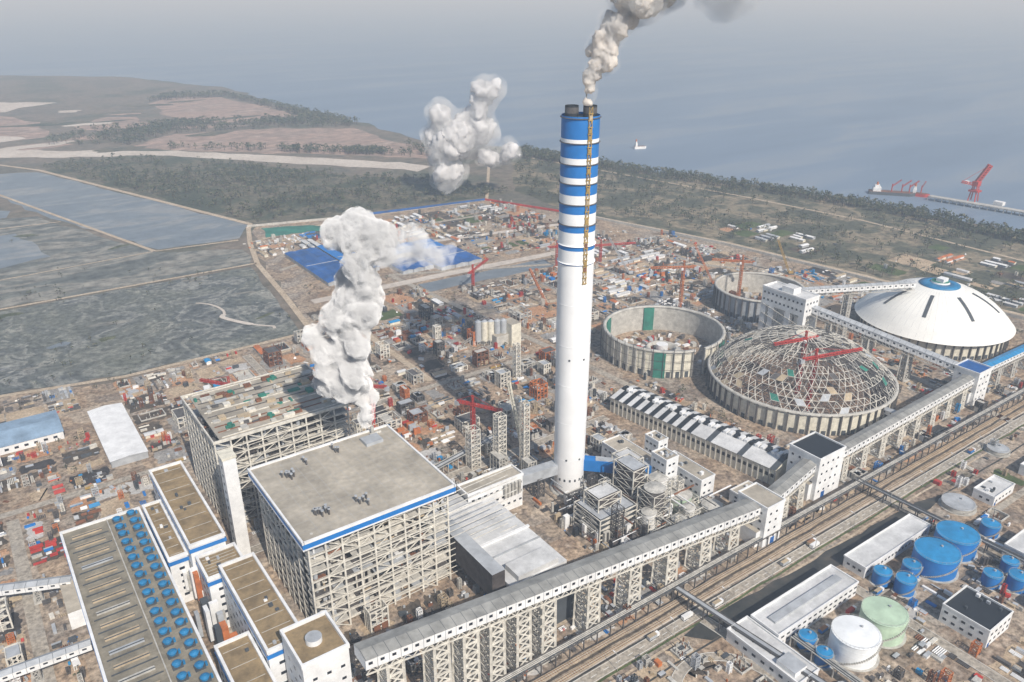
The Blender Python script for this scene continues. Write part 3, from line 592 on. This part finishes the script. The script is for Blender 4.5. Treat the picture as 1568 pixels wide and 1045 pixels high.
# ------------------------------------------------------------ yards
EX=[(110,202,348,433),(95,198,478,562),(94,106,440,454),(0,104,190,514),(212,286,300,404),(300,345,366,405),(416,488,294,462),(458,492,266,297),(384,408,254,284),(699,724,274,300),(662,688,432,488),(300,398,164,214),(412,492,197,216),(415,446,123,154),(510,542,128,162),(468,502,108,126),(364,402,308,398),(49,80,610,713),(-78,30,682,730),(353,442,900,1065),(452,575,870,1004),(558,602,118,207),(618,762,168,217),(448,648,800,850),(320,740,838,880)]
CI=[(834,390,80),(599,386,87),(558,521,65),(742,548,53),(353,167,16),(381,167,15),(460,179,16),(489,181,16),(540,205,13),(325,386,16)]
ROADS=[(-200,480,586,594),(60,420,446,454),(201,209,455,760),(-60,760,233,256),(285,545,214,232),(-24,-16,320,580),(465,478,450,700)]
def free(x,y,m=3):
    for a,b,c,d in EX+ROADS:
        if a-m<x<b+m and c-m<y<d+m:return False
    for a,b,r in CI:
        if math.hypot(x-a,y-b)<r+m:return False
    return True
def item(mb,r,x,y,a,w,d,h,m,k):
    if not free(x,y): return
    if k=='box': mb.obox(x,y,.05,w,d,h,a,m,r.choice([m,m,grey]))
    elif k=='pipes':
        for j in range(r.randint(2,5)): mb.pipe((x-w/2*math.cos(a)+j*1.1*math.sin(a),y-w/2*math.sin(a)-j*1.1*math.cos(a),.6),(x+w/2*math.cos(a)+j*1.1*math.sin(a),y+w/2*math.sin(a)-j*1.1*math.cos(a),.6),.42,m,5)
    elif k=='shed': mb.gable(x-(w if a<.1 else d)/2,x+(w if a<.1 else d)/2,y-(d if a<.1 else w)/2,y+(d if a<.1 else w)/2,0,2.8+h*.3,1,r.choice([white,cream,grey]),m,'x' if a<.1 else 'y')
    elif k=='lat': mb.lattice(x,y,d+1,d+1,0,h*2+3,3,.3,m)
    elif k=='cone': mb.cyl(x,y,0,h*.7,w*.4,m,9,.3)
muted=[grey,white,conc,steel,dsteel,tan,rust,dgrey,frame,dsteel]
def lots(name,rect,seed,warm=.25,mx=42,dens=1.,kinds='rrccoopfmmmg'):
    r=random.Random(seed);mb=MB(name)
    def fill(a,b,c,d):
        W,D=b-a,d-c;cx,cy=(a+b)/2,(c+d)/2
        if not free(cx,cy,0) and not free(a+4,c+4,0) and not free(b-4,d-4,0): return
        t=r.choice(kinds);z=r.uniform(.13,.19)
        if all(free(p,q,1) for p in (a,cx,b) for q in (c,cy,d)):
            pm=r.choice([4,4,6] if t=='g' else [0,1,2,3,6,1,2,1,5,6,0]);k=8;pl=[]
            for (p,q,s,u) in ((a,c,b,c),(b,c,b,d),(b,d,a,d),(a,d,a,c)):
                for j in range(k): f=j/k;pl.append((p+(s-p)*f+r.uniform(-1.5,1.5),q+(u-q)*f+r.uniform(-1.5,1.5)))
            if r.random()<.75: mb.add([(p,q,z) for p,q in pl],[list(range(len(pl)))],pads[pm])
        hot=r.random()<warm;mc=r.choice([red,orange,rust,lblue,blue,red,orange]) if hot else r.choice(muted);A=0 if r.random()<.5 else math.pi/2
        if t=='r':
            rows=int((D if A==0 else W)/r.uniform(3,6));L=(W if A==0 else D)
            for i in range(rows):
                q=-.5+(i+.5)/rows;u=0
                while u<L-3:
                    w=r.uniform(3,9);
                    if r.random()<.75*dens:
                        s=u+w/2-L/2;item(mb,r,cx+(s if A==0 else q*W),cy+(q*D if A==0 else s),A,w,r.uniform(1,2.6),r.uniform(.5,2.4),mc if r.random()<.6 else r.choice(muted+[red,blue,white]),'box' if r.random()<.7 else 'pipes')
                    u+=w+r.uniform(.5,3)
        elif t=='c':
            rows=max(1,int((D if A==0 else W)/r.uniform(9,13)));L=(W if A==0 else D);rc=r.choice([white,white,grey,lightroof,tan]+([orange,lblue,dblue] if r.random()<.4 else []))
            for i in range(rows):
                q=-.5+(i+.5)/rows;u=0
                while u<L-8:
                    w=min(L-u,r.uniform(8,24));s=u+w/2-L/2
                    if r.random()<.85: item(mb,r,cx+(s if A==0 else q*W),cy+(q*D if A==0 else s),A,w-1.5,r.uniform(4.5,6.5),r.uniform(0,2),rc if r.random()<.8 else r.choice([white,grey,orange]),'shed')
                    u+=w
        elif t=='p':
            if free(cx,cy):
                w,d=W*.36,D*.36;mb.box(cx-w,cx+w,cy-d,cy+d,.25,.3,r.choice([pads[1],pads[5],conc]));parapet(mb,cx-w,cx+w,cy-d,cy+d,.301,r.uniform(.8,2),.7,conc)
                for i in range(12): x=r.uniform(cx-w,cx+w);y=r.uniform(cy-d,cy+d);mb.beam((x,y,0),(x,y,r.uniform(1,5)),.6,r.choice([conc,rust]))
        elif t=='f':
            if free(cx,cy,6):
                w,d=min(W*.6,26),min(D*.6,26);n=r.randint(1,3);m_=r.choice([frame,rust,steel,dsteel,orange] if hot else [frame,steel,dsteel])
                mb.lattice(cx,cy,w,d,0,n*5,n,.55,m_)
                for x in (-.17,.17):
                    for y in (-.5,.5): mb.beam((cx+x*w,cy+y*d,0),(cx+x*w,cy+y*d,n*5),.7,m_);mb.beam((cx+y*w,cy+x*d,0),(cx+y*w,cy+x*d,n*5),.7,m_)
                for k in range(n):
                    if r.random()<.7: mb.box(cx-w*.45,cx+w*r.uniform(0,.45),cy-d*.45,cy+d*.45,k*5+4.6,k*5+4.9,r.choice([conc,grey,dsteel]))
                for i in range(8): item(mb,r,cx+r.uniform(-w,w)*.4,cy+r.uniform(-d,d)*.4,0,4,3,5,r.choice(muted),'box')
        n={'o':7,'m':42,'g':5,'r':6,'c':8,'p':10,'f':10}[t]*W*D/1000*dens
        for i in range(int(n)):
            w=r.uniform(1.2,6) if t!='m' else r.uniform(.8,5)
            item(mb,r,r.uniform(a,b),r.uniform(c,d),0 if r.random()<.4 else (math.pi/2 if r.random()<.6 else r.uniform(0,3)),w,w*r.uniform(.3,.8),r.uniform(.4,3),(mc if r.random()<.3 else r.choice(muted)) if r.random()<.88 else r.choice([red,orange,white,blue,orange]),r.choice(['box','box','box','pipes','lat','cone']) if t!='m' else r.choice(['box','box','pipes','lat','box']))
    def rec(a,b,c,d):
        W,D=b-a,d-c
        if max(W,D)>mx or (max(W,D)>22 and r.random()<.35):
            f=r.uniform(.35,.65);g=r.choice([1,1.5,3])
            if W>D: rec(a,a+W*f-g,c,d);rec(a+W*f+g,b,c,d)
            else: rec(a,b,c,c+D*f-g);rec(a,b,c+D*f+g,d)
        else: fill(a,b,c,d)
    rec(*rect);return mb.done()
lots('construction_yard',(-180,-26,500,584),21,.7,36,kinds='rrrrm');lots('construction_yard',(-14,94,516,584),22,.7,28,kinds='rrrmo');lots('construction_yard',(-180,48,597,680),23,.65,34,kinds='rrrmmo');lots('construction_yard',(82,199,597,772),24,.4,34)
lots('construction_yard',(-180,48,732,790),25,.3,40,kinds='romcg');lots('boiler_rear_yard',(211,325,457,584),26,.35,28,kinds='rpffmmmo');lots('boiler_rear_yard',(289,415,408,445),27,.3,24,kinds='fmmr')
lots('equipment_yard',(335,463,456,584),28,.25,30,kinds='rpffmmmo');lots('construction_site',(211,326,597,772),29,.35,32,kinds='rpfmmooc');lots('construction_site',(336,463,598,755),30,.35,32,kinds='rpfmmooc')
lots('workers_camp',(300,450,765,835),31,.4,40,kinds='ccrmogo');lots('workers_camp',(445,790,882,1150),32,.3,46,1.,kinds='ccrmmoogoo');lots('workers_camp',(330,440,1067,1150),33,.4,40,kinds='ccrmo')
lots('site_stores',(480,650,600,800),34,.3,38,kinds='rrccmmfpoo');lots('site_stores',(655,880,600,830),35,.25,42,kinds='rrccmmooopg');lots('site_stores',(640,830,850,890),36,.3,40,kinds='cromg')
lots('silo_yard',(625,700,455,600),37,.3,34,kinds='rmmof');lots('silo_yard',(795,925,475,600),38,.2,40,kinds='romgc');lots('silo_yard',(490,500,300,600),39,.2,30,kinds='m')
lots('conveyor_side_yard',(495,700,297,330),40,.2,28,kinds='rmmo');lots('conveyor_side_yard',(395,760,262,292),41,.2,22,kinds='rmmmof');lots('silo_yard',(690,760,300,430),42,.2,30,kinds='rmmo');lots('silo_yard',(765,960,230,312),43,.1,40,kinds='romgc')
lots('boiler_side_yard',(106,212,270,346),44,.2,24,kinds='mmmrf');lots('boiler_side_yard',(258,300,270,385),45,.1,22,kinds='mmmr');lots('boiler_side_yard',(203,300,402,444),46,.3,24,kinds='mmrf');lots('boiler_side_yard',(104,200,434,478),47,.3,24,kinds='mmrf')
lots('corridor_yard',(-60,285,214,233),48,.2,22,.8,kinds='mmr');lots('corridor_yard',(545,760,214,233),59,.2,22,.8,kinds='mmg');lots('corridor_yard',(-60,760,258,263),58,.2,22,.8,kinds='m');lots('corridor_yard',(106,380,262,278),52,.15,20,.8,kinds='mrm')
lots('tank_farm_yard',(322,398,60,158),49,.2,26,1,kinds='mmogr');lots('tank_farm_yard',(406,760,60,212),50,.2,28,1,kinds='mmogrrp');lots('tank_farm_yard',(60,300,60,228),51,.2,32,.9,kinds='mmomgrp')
lots('turbine_yard',(-180,-26,180,495),53,.25,32,kinds='rmmfo');lots('turbine_yard',(-14,2,180,510),54,.15,24,kinds='mmr')
lots('riverside_hamlet',(980,1160,250,560),55,.05,60,.25,kinds='ggggoc');lots('riverside_hamlet',(960,1040,640,800),56,.1,60,.2,kinds='gggc')
mb=MB('shipping_container_stack')
for (x0,y0,nx,ny) in ((-110,530,5,8),(-60,610,4,6),(-150,610,4,8),(130,610,4,6),(120,690,5,4),(345,700,5,5),(250,520,3,6),(600,760,6,5),(700,690,5,5)):
    for i in range(nx):
        for j in range(ny):
            if R.random()<.75 and free(x0+i*9+3,y0+j*4+1,2):
                m_=R.choice([red,blue,orange,white,lblue,rust,grey,rust,grey])
                for k in range(1 if R.random()<.7 else 2): mb.box(x0+i*9,x0+i*9+6.1,y0+j*4,y0+j*4+2.5,.2+2.6*k,2.75+2.6*k,m_)
mb.done()
mb=MB('perimeter_wall')
W_=[(364,1235),(500,1200),(766,1165),(830,1010),(903,738),(932,540),(955,337),(990,-100)]
for i in range(len(W_)-1): mb.beam((*W_[i],1.8),(*W_[i+1],1.8),.8,red if i in (2,) else (dblue if i==1 else conc),3.6)
mb.done()
mb=MB('concrete_batching_plant')
for i in range(5): mb.cyl(414+6*i,646-3*i,4,26,3.4,R.choice([grey,cream,conc]),18,top=grey);mb.lattice(414+6*i,646-3*i,6,6,0,5,1,.4,steel);mb.cyl(414+6*i,646-3*i,26,28,3.4,grey,18,.8)
mb.box(440,452,622,640,0,24,cream,roofg);mb.box(425,440,628,640,0,12,conc,roofg);mb.truss((400,655,1),(425,640,20),2,.3,steel,8);mb.done()
for x,y,w,h in ((300,440,7,46),(283,452,8,34),(312,424,5,60),(345,480,5,30),(402,560,5,35)):
    mb=MB('scaffold_tower');mb.lattice(x,y,w,w,0,h,int(h/4),.45,frame);mb.done()
def crane(name,x,y,h,jib,rot,m,cj=14):
    mb=MB(name);mb.box(x-4,x+4,y-4,y+4,0,1.2,conc);mb.truss((x,y,1),(x,y,h),2.4,.55,m,int(h/3));c,s=math.cos(rot),math.sin(rot)
    mb.truss((x,y,h+1),(x+jib*c,y+jib*s,h+1),1.8,.5,m,int(jib/3));mb.truss((x,y,h+1),(x-cj*c,y-cj*s,h+1),1.8,.5,m,4)
    mb.truss((x,y,h),(x,y,h+9),1.4,.4,m,3);mb.beam((x,y,h+9),(x+jib*.75*c,y+jib*.75*s,h+2),.25,m);mb.beam((x,y,h+9),(x-cj*c,y-cj*s,h+2),.25,m)
    mb.obox(x-cj*c,y-cj*s,h-2.5,4,2.5,3.5,rot,grey);mb.obox(x+2*c-2*s,y+2*s+2*c,h-2,2.2,2,2.4,rot,white)
    mb.beam((x+jib*.7*c,y+jib*.7*s,h),(x+jib*.7*c,y+jib*.7*s,h*.5),.15,dgrey);return mb.done()
crane('tower_crane',572,356,52,50,math.radians(-15),red);crane('tower_crane',590,380,56,34,math.radians(165),red);crane('tower_crane',652,586,55,38,2.6,orange);crane('tower_crane',740,575,48,35,2.3,orange)
crane('tower_crane',301,480,36,26,math.radians(-60),red);crane('tower_crane',500,790,24,50,.6,red);crane('tower_crane',640,800,28,45,-.2,red);crane('tower_crane',155,640,30,30,2.2,red);crane('tower_crane',700,780,24,50,-.4,red);crane('tower_crane',250,560,34,30,2.4,red)
def crawler(name,x,y,L,ang,rot,m):
    mb=MB(name);c,s=math.cos(rot),math.sin(rot)
    for k in (-2.4,2.4): mb.obox(x-k*s,y+k*c,0,8,1.2,1.4,rot,dgrey)
    mb.obox(x-.5*c,y-.5*s,1.5,6.5,3.4,2.6,rot,m);mb.obox(x-4*c,y-4*s,1.5,1.6,4,2.4,rot,dgrey);mb.obox(x+2.2*c+1.6*s,y+2.2*s-1.6*c,1.6,1.8,1.4,2.4,rot,glass)
    e=(x+L*math.cos(ang)*c,y+L*math.cos(ang)*s,2+L*math.sin(ang));mb.truss((x+2*c,y+2*s,2.5),e,1.8,.5,m,int(L/3));mb.beam((x-4*c,y-4*s,7),e,.2,dgrey);mb.beam((x-1*c,y-1*s,4),(x-4*c,y-4*s,7),.3,m)
    mb.beam(e,(e[0],e[1],e[2]*.4),.15,dgrey);return mb.done()
crawler('crawler_crane',318,428,70,1.35,2.2,cream);crawler('crawler_crane',760,630,60,1.05,2.5,orange);crawler('crawler_crane',872,599,50,1.1,2.6,yellow);crawler('crawler_crane',230,520,45,.9,1,red)
crawler('crawler_crane',700,720,60,1.0,2.8,grey);crawler('crawler_crane',420,520,50,1.0,.4,orange);crawler('crawler_crane',130,585,40,1.1,2.9,red);crawler('crawler_crane',540,690,50,.8,1.6,orange)
def truck(x,y,a,m):
    mb=MB('truck');c,s=math.cos(a),math.sin(a);mb.obox(x,y,.5,8,2.4,.4,a,dgrey);mb.obox(x-1*c,y-1*s,.9,6,2.5,2.2,a,m,R.choice([m,tan,dirt]));mb.obox(x+3*c,y+3*s,.9,1.9,2.4,2,a,white);mb.obox(x+3.96*c,y+3.96*s,1.8,.1,2.1,.8,a,glass)
    for k in (-3,-1.8,2.8):
        for t in (-1.15,1.15): mb.pipe((x+k*c-t*s-.15*s,y+k*s+t*c+.15*c,.5),(x+k*c-t*s+.15*s,y+k*s+t*c-.15*c,.5),.5,black,10)
    mb.done()
for i in range(32):
    k=i%4
    if k==0: truck(R.uniform(60,700),R.choice([236.5,239.5]),0,R.choice([blue,grey,white,tan]))
    elif k==1: truck(R.choice([203.4,206.6]),R.uniform(460,750),math.pi/2,R.choice([red,blue,white,orange]))
    elif k==2: truck(R.uniform(-150,470),R.choice([588.4,591.6]),0,R.choice([red,white,orange,yellow]))
    else: truck(R.uniform(310,690),186,0,R.choice([red,white,blue]))
for i in range(16):
    x=60+44*i;mb=MB('street_lamp');mb.pipe((x,233.5,0),(x,233.5,11),.18,steel,6);mb.beam((x,233.5,11),(x,236.5,11.4),.2,steel);mb.box(x-.3,x+.3,236,237.6,11.25,11.55,white);mb.done()
mb=MB('jetty')
a=Vector((1412,712));b=Vector((1452,420));mb.beam((*a,7),(*b,7),14,conc,2);n=24
for i in range(n):
    p=a+(b-a)*i/n
    for s in (-6,6): mb.cyl(p.x+s,p.y,-4,6,.8,conc,8)
    mb.beam((p.x-7,p.y,9),(p.x-7,p.y-11,9),.4,white)
mb.beam((1448,440,7),(1300,380,7),8,conc,1.6);mb.box(1436,1446,600,615,8,14,white);mb.done()
mb=MB('ship_unloader_crane');x,y=1434,648
for s,t in ((-5,-6),(5,-6),(5,6),(-5,6)): mb.beam((x+s,y+t,8),(x+s*.6,y+t*.6,34),1.6,red)
mb.box(x-7,x+7,y-8,y+8,24,27,red);mb.box(x-6,x+6,y-5,y+5,34,42,red);mb.truss((x,y,40),(x+12,y-10,70),5,1.8,red,7);mb.truss((x,y,36),(x-16,y+18,40),3,.9,red,6);mb.beam((x-14,y+16,42),(x+12,y-10,70),.5,red);mb.box(x-3,x+3,y+14,y+20,34,40,white);mb.done()
def ship(name,x,y,L,W,rot,hullm,det):
    mb=MB(name);c,s=math.cos(rot),math.sin(rot);T=lambda a,b:(x+a*c-b*s,y+a*s+b*c)
    pl=[T(-L/2,-W/2),T(L*.3,-W/2),T(L*.5,0),T(L*.3,W/2),T(-L/2,W/2)];mb.prism(pl,.2,6,hullm,rust)
    q=T(-L*.35,0);mb.obox(q[0],q[1],6,L*.16,W*.8,7,rot,white);mb.obox(q[0],q[1],13,L*.1,W*.6,4,rot,white);mb.cyl(q[0],q[1],17,22,1.8,orange,10)
    for d in det:
        q=T(L*d,0);mb.beam((*q,5),(*q,20),1.5,red);e=T(L*(d+.16),0);mb.truss((*q,16),(*e,28),1.6,.5,red,5)
    mb.done()
ship('cargo_ship',1396,770,84,18,-.9,dgrey,(-.05,.15,.3));ship('river_boat',1341,1373,30,10,-.4,white,());ship('cargo_ship',1424,735,30,12,-1.2,red,(.0,))
# ------------------------------------------------------------ trees
leafA=M('tree_foliage',(.07,.085,.04),.9,.3,.08);leafB=M('tree_foliage_dark',(.03,.045,.025),.9,.3,.08);leafC=M('tree_foliage_dry',(.15,.135,.08),.9,.3,.08);bark=M('bark',(.1,.07,.05),.9)
def inside(x,y,poly):
    r=False;j=len(poly)-1
    for i in range(len(poly)):
        xi,yi=poly[i];xj,yj=poly[j]
        if (yi>y)!=(yj>y) and x<(xj-xi)*(y-yi)/(yj-yi)+xi:r=not r
        j=i
    return r
def trees(name,poly,n,sz,nl=22,seed=0,chk=False,clump=True):
    r=random.Random(seed);mb=MB(name);xs=[p[0] for p in poly];ys=[p[1] for p in poly];k=0;tr=0
    cl=[(r.uniform(min(xs),max(xs)),r.uniform(min(ys),max(ys))) for _ in range(max(6,n//14))]
    while k<n and tr<n*30:
        tr+=1
        if clump and r.random()<.75:
            c=r.choice(cl);x=r.gauss(c[0],28);y=r.gauss(c[1],28)
        else: x=r.uniform(min(xs),max(xs));y=r.uniform(min(ys),max(ys))
        if not inside(x,y,poly) or (chk and not free(x,y)):continue
        k+=1;s=r.uniform(*sz);h=s*r.uniform(.8,1.2);mb.beam((x,y,0),(x,y,h*.6),s*.06,bark)
        for i in range(nl):
            a=r.uniform(0,6.28);el=r.uniform(-.5,1.57);q=s*.5*r.uniform(.5,1.05);px=x+q*math.cos(a)*math.cos(el);py=y+q*math.sin(a)*math.cos(el);pz=h*.62+q*math.sin(el)*.8
            t=s*.2;v=[(px+r.uniform(-t,t),py+r.uniform(-t,t),pz+r.uniform(-t,t)*.8) for _ in range(4)]
            mb.add(v,[[0,1,2],[0,2,3]],r.choice([leafA,leafA,leafB,leafC]))
    return mb.done()
trees('scrub_tree_mass',[(206,2000),(160,1950),(385,1255),(531,1212),(802,1190),(850,1200),(780,1380),(686,1450),(420,1890)],1200,(6,13),16,1)
trees('field_hedge_trees',[(430,2000),(640,1810),(880,1570),(960,1640),(930,1760),(880,1660),(640,1880),(440,2080)],260,(9,16),16,2)
trees('field_hedge_trees',[(200,2230),(369,2110),(500,2230),(760,2170),(930,2060),(930,2290),(700,2320),(560,2400),(300,2380)],600,(10,20),14,3)
trees('shoreline_tree_belt',[(1010,1500),(1115,1520),(1150,1330),(1182,1164),(1262,905),(1312,690),(1308,509),(1280,300),(1190,-100),(1160,-100),(1240,300),(1262,509),(1262,690),(1215,905),(1140,1150),(1100,1300)],1400,(8,15),16,4,clump=False)
trees('riverside_trees',[(850,1190),(1059,1480),(1180,1100),(1240,700),(1230,300),(1140,-200),(1020,-200),(980,337),(955,540),(925,733),(850,1006)],1300,(5,11),14,5)
trees('yard_bushes',[(-150,60),(900,60),(930,540),(800,1100),(380,1160),(300,780),(-150,790)],550,(2.5,5.5),14,6,chk=True)
trees('marsh_shrubs',[(-300,790),(280,785),(300,1040),(330,1150),(200,1190),(100,1480),(-400,1600)],260,(2.5,6),12,7)
trees('far_shore_trees',[(600,2950),(690,3080),(860,3000),(925,2500),(960,2100),(925,2080),(890,2330),(850,2930)],400,(12,20),12,8,clump=False)
# ------------------------------------------------------------ plumes: scattering vapour hull; solid white core added in some to brighten them
def corem(name,col,tl=.5):
    m,nt,b,o=new_mat(name);nt.nodes.remove(b)
    d=nt.nodes.new('ShaderNodeBsdfDiffuse');d.inputs[0].default_value=(*col,1);t=nt.nodes.new('ShaderNodeBsdfTranslucent');t.inputs[0].default_value=(*col,1)
    mx=nt.nodes.new('ShaderNodeMixShader');mx.inputs[0].default_value=tl;nt.links.new(d.outputs[0],mx.inputs[1]);nt.links.new(t.outputs[0],mx.inputs[2]);nt.links.new(mx.outputs[0],o.inputs[0]);return m
def volmat(name,col,den,g=0.,het=None,lo=.42,hi=.6):
    m=bpy.data.materials.new(name);m.use_nodes=True;nt=m.node_tree;nt.nodes.clear();o=nt.nodes.new('ShaderNodeOutputMaterial');v=nt.nodes.new('ShaderNodeVolumeScatter');v.inputs['Color'].default_value=(*col,1);v.inputs['Density'].default_value=den;v.inputs['Anisotropy'].default_value=g
    if het:
        r=nt.nodes.new('ShaderNodeMapRange');r.inputs[1].default_value=lo;r.inputs[2].default_value=hi;r.inputs[3].default_value=0;r.inputs[4].default_value=den
        nt.links.new(noise(nt,pos(nt),het,5,.62),r.inputs[0]);nt.links.new(r.outputs[0],v.inputs['Density'])
    nt.links.new(v.outputs[0],o.inputs['Volume']);return m
def plume(name,path,shells,seed,dens=8,rr_=(.25,.55)):
    r=random.Random(seed);root=bpy.data.objects.new(name,None);scene.collection.objects.link(root);balls=[]
    for i in range(len(path)-1):
        a=Vector(path[i][:3]);b=Vector(path[i+1][:3]);ra,rb=path[i][3],path[i+1][3];n=max(2,int((b-a).length/(.5*(ra+rb))*dens))
        for j in range(n):
            f=j/n;c=a.lerp(b,f);rr=ra+(rb-ra)*f;o=Vector((r.gauss(0,1),r.gauss(0,1),r.gauss(0,1))).normalized()*rr*r.uniform(.1,.85)
            balls.append((c+o,rr*r.uniform(*rr_)))
    for k,(grow,mat,vox,sm,disp,keep) in enumerate(shells):
        bm=bmesh.new()
        for c,q in balls[:max(4,int(len(balls)*keep))]: bmesh.ops.create_icosphere(bm,subdivisions=2,radius=q*grow,matrix=Matrix.Translation(c))
        me=bpy.data.meshes.new('puffs_%d'%k);bm.to_mesh(me);bm.free();me.materials.append(mat)
        ob=bpy.data.objects.new('puffs_%d'%k,me);scene.collection.objects.link(ob);ob.parent=root
        m=ob.modifiers.new('r','REMESH');m.mode='VOXEL';m.voxel_size=vox;m.use_smooth_shade=True
        if sm: s_=ob.modifiers.new('s','SMOOTH');s_.iterations=sm;s_.factor=.6
        for ns,s in disp:
            tex=bpy.data.textures.new(name+'_t','CLOUDS');tex.noise_scale=ns;tex.noise_depth=4
            d=ob.modifiers.new('d','DISPLACE');d.texture=tex;d.strength=s;d.mid_level=.5;d.texture_coords='GLOBAL'
RX,RY=.816,-.578
def pth(B,pts): return [(B[0]+RX*dx,B[1]+RY*dx,B[2]+dz,r) for dx,dz,r in pts]
plume('steam_plume',pth((191,433,72),[(0,1,3),(-3,14,9),(-14,42,19),(-15,68,23),(-4,92,20),(4,112,17),(6,128,23),(-8,142,15)]),[(1.2,volmat('steam_vapour',(1,1,1),.42,-.5,.11,.38,.56),2.,4,((14,9),(4,3)),1)],4)
plume('drifting_steam',pth((191,433,72),[(18,122,14),(32,128,14),(50,122,9),(58,116,5)]),[(1.3,volmat('drifting_vapour',(1,1,1),.16,-.5,.1,.42,.62),2.2,5,((14,10),(5,4)),1)],5)
cc=corem('cloud_core',(.98,.97,.97));cv=volmat('cloud_vapour',(1,1,1),.03,-.5,.034,.36,.58)
plume('steam_cloud',pth((735,1230,0),[(-8,6,12),(-4,40,42),(-36,92,50),(16,110,64),(50,150,36),(66,192,28)]),[(.86,cc,3.4,0,((34,34),(10,13)),1),(1.3,cv,6,5,((40,30),),1)],8)
plume('steam_cloud',pth((735,1230,0),[(62,64,26),(100,76,34),(124,86,20)]),[(.75,cc,3.4,0,((30,26),(9,11)),1),(1.3,cv,6,5,((40,24),),1)],9)
sc=corem('stack_smoke_core',(.98,.9,.81));sv=volmat('stack_smoke_vapour',(1,.95,.88),.07,-.4,.1,.36,.58)
plume('chimney_smoke',pth((329.6,382.8,276),[(0,0,3.8),(0,10,6),(3,26,10),(8,42,13),(16,56,17),(28,70,22),(48,86,29),(84,98,34),(125,106,38)]),[(.86,sc,1.1,0,((8,7),(2.6,3.2)),.8),(1.3,sv,2.6,4,((12,8),),1)],11)
# ------------------------------------------------------------ haze
mb=MB('atmospheric_haze');mb.box(-42000,42000,-42000,42000,-5,430,dgrey);mb.mats=[volmat('haze_air',(.72,.85,1),.00022)];mb.m=[0]*len(mb.m);mb.done()
# ------------------------------------------------------------ light, sky, camera
el=math.radians(43);sd=Vector((-.1*math.cos(el),-.995*math.cos(el),math.sin(el))).normalized()
L=bpy.data.lights.new('sun','SUN');L.energy=5;L.angle=math.radians(.6);L.color=(1,.96,.9);lo=bpy.data.objects.new('sun',L);scene.collection.objects.link(lo);lo.rotation_euler=(-sd).to_track_quat('-Z','Y').to_euler()
w=bpy.data.worlds.new('World');scene.world=w;w.use_nodes=True;nt=w.node_tree;bg=nt.nodes['Background'];sk=nt.nodes.new('ShaderNodeTexSky');sk.sky_type='NISHITA';sk.sun_disc=False;sk.sun_elevation=el;sk.sun_rotation=math.atan2(sd.x,sd.y);sk.dust_density=1.
nt.links.new(sk.outputs[0],bg.inputs[0]);bg.inputs[1].default_value=.12
cam=bpy.data.cameras.new('camera');cam.sensor_width=36;cam.lens=28.01;cam.clip_end=100000;cam.clip_start=1;co=bpy.data.objects.new('camera',cam);scene.collection.objects.link(co)
co.location=(0,0,342);co.rotation_euler=(math.radians(90-23.8),0,math.radians(-35.3));scene.camera=co
scene.view_settings.view_transform='Standard';scene.view_settings.look='None';scene.view_settings.exposure=0
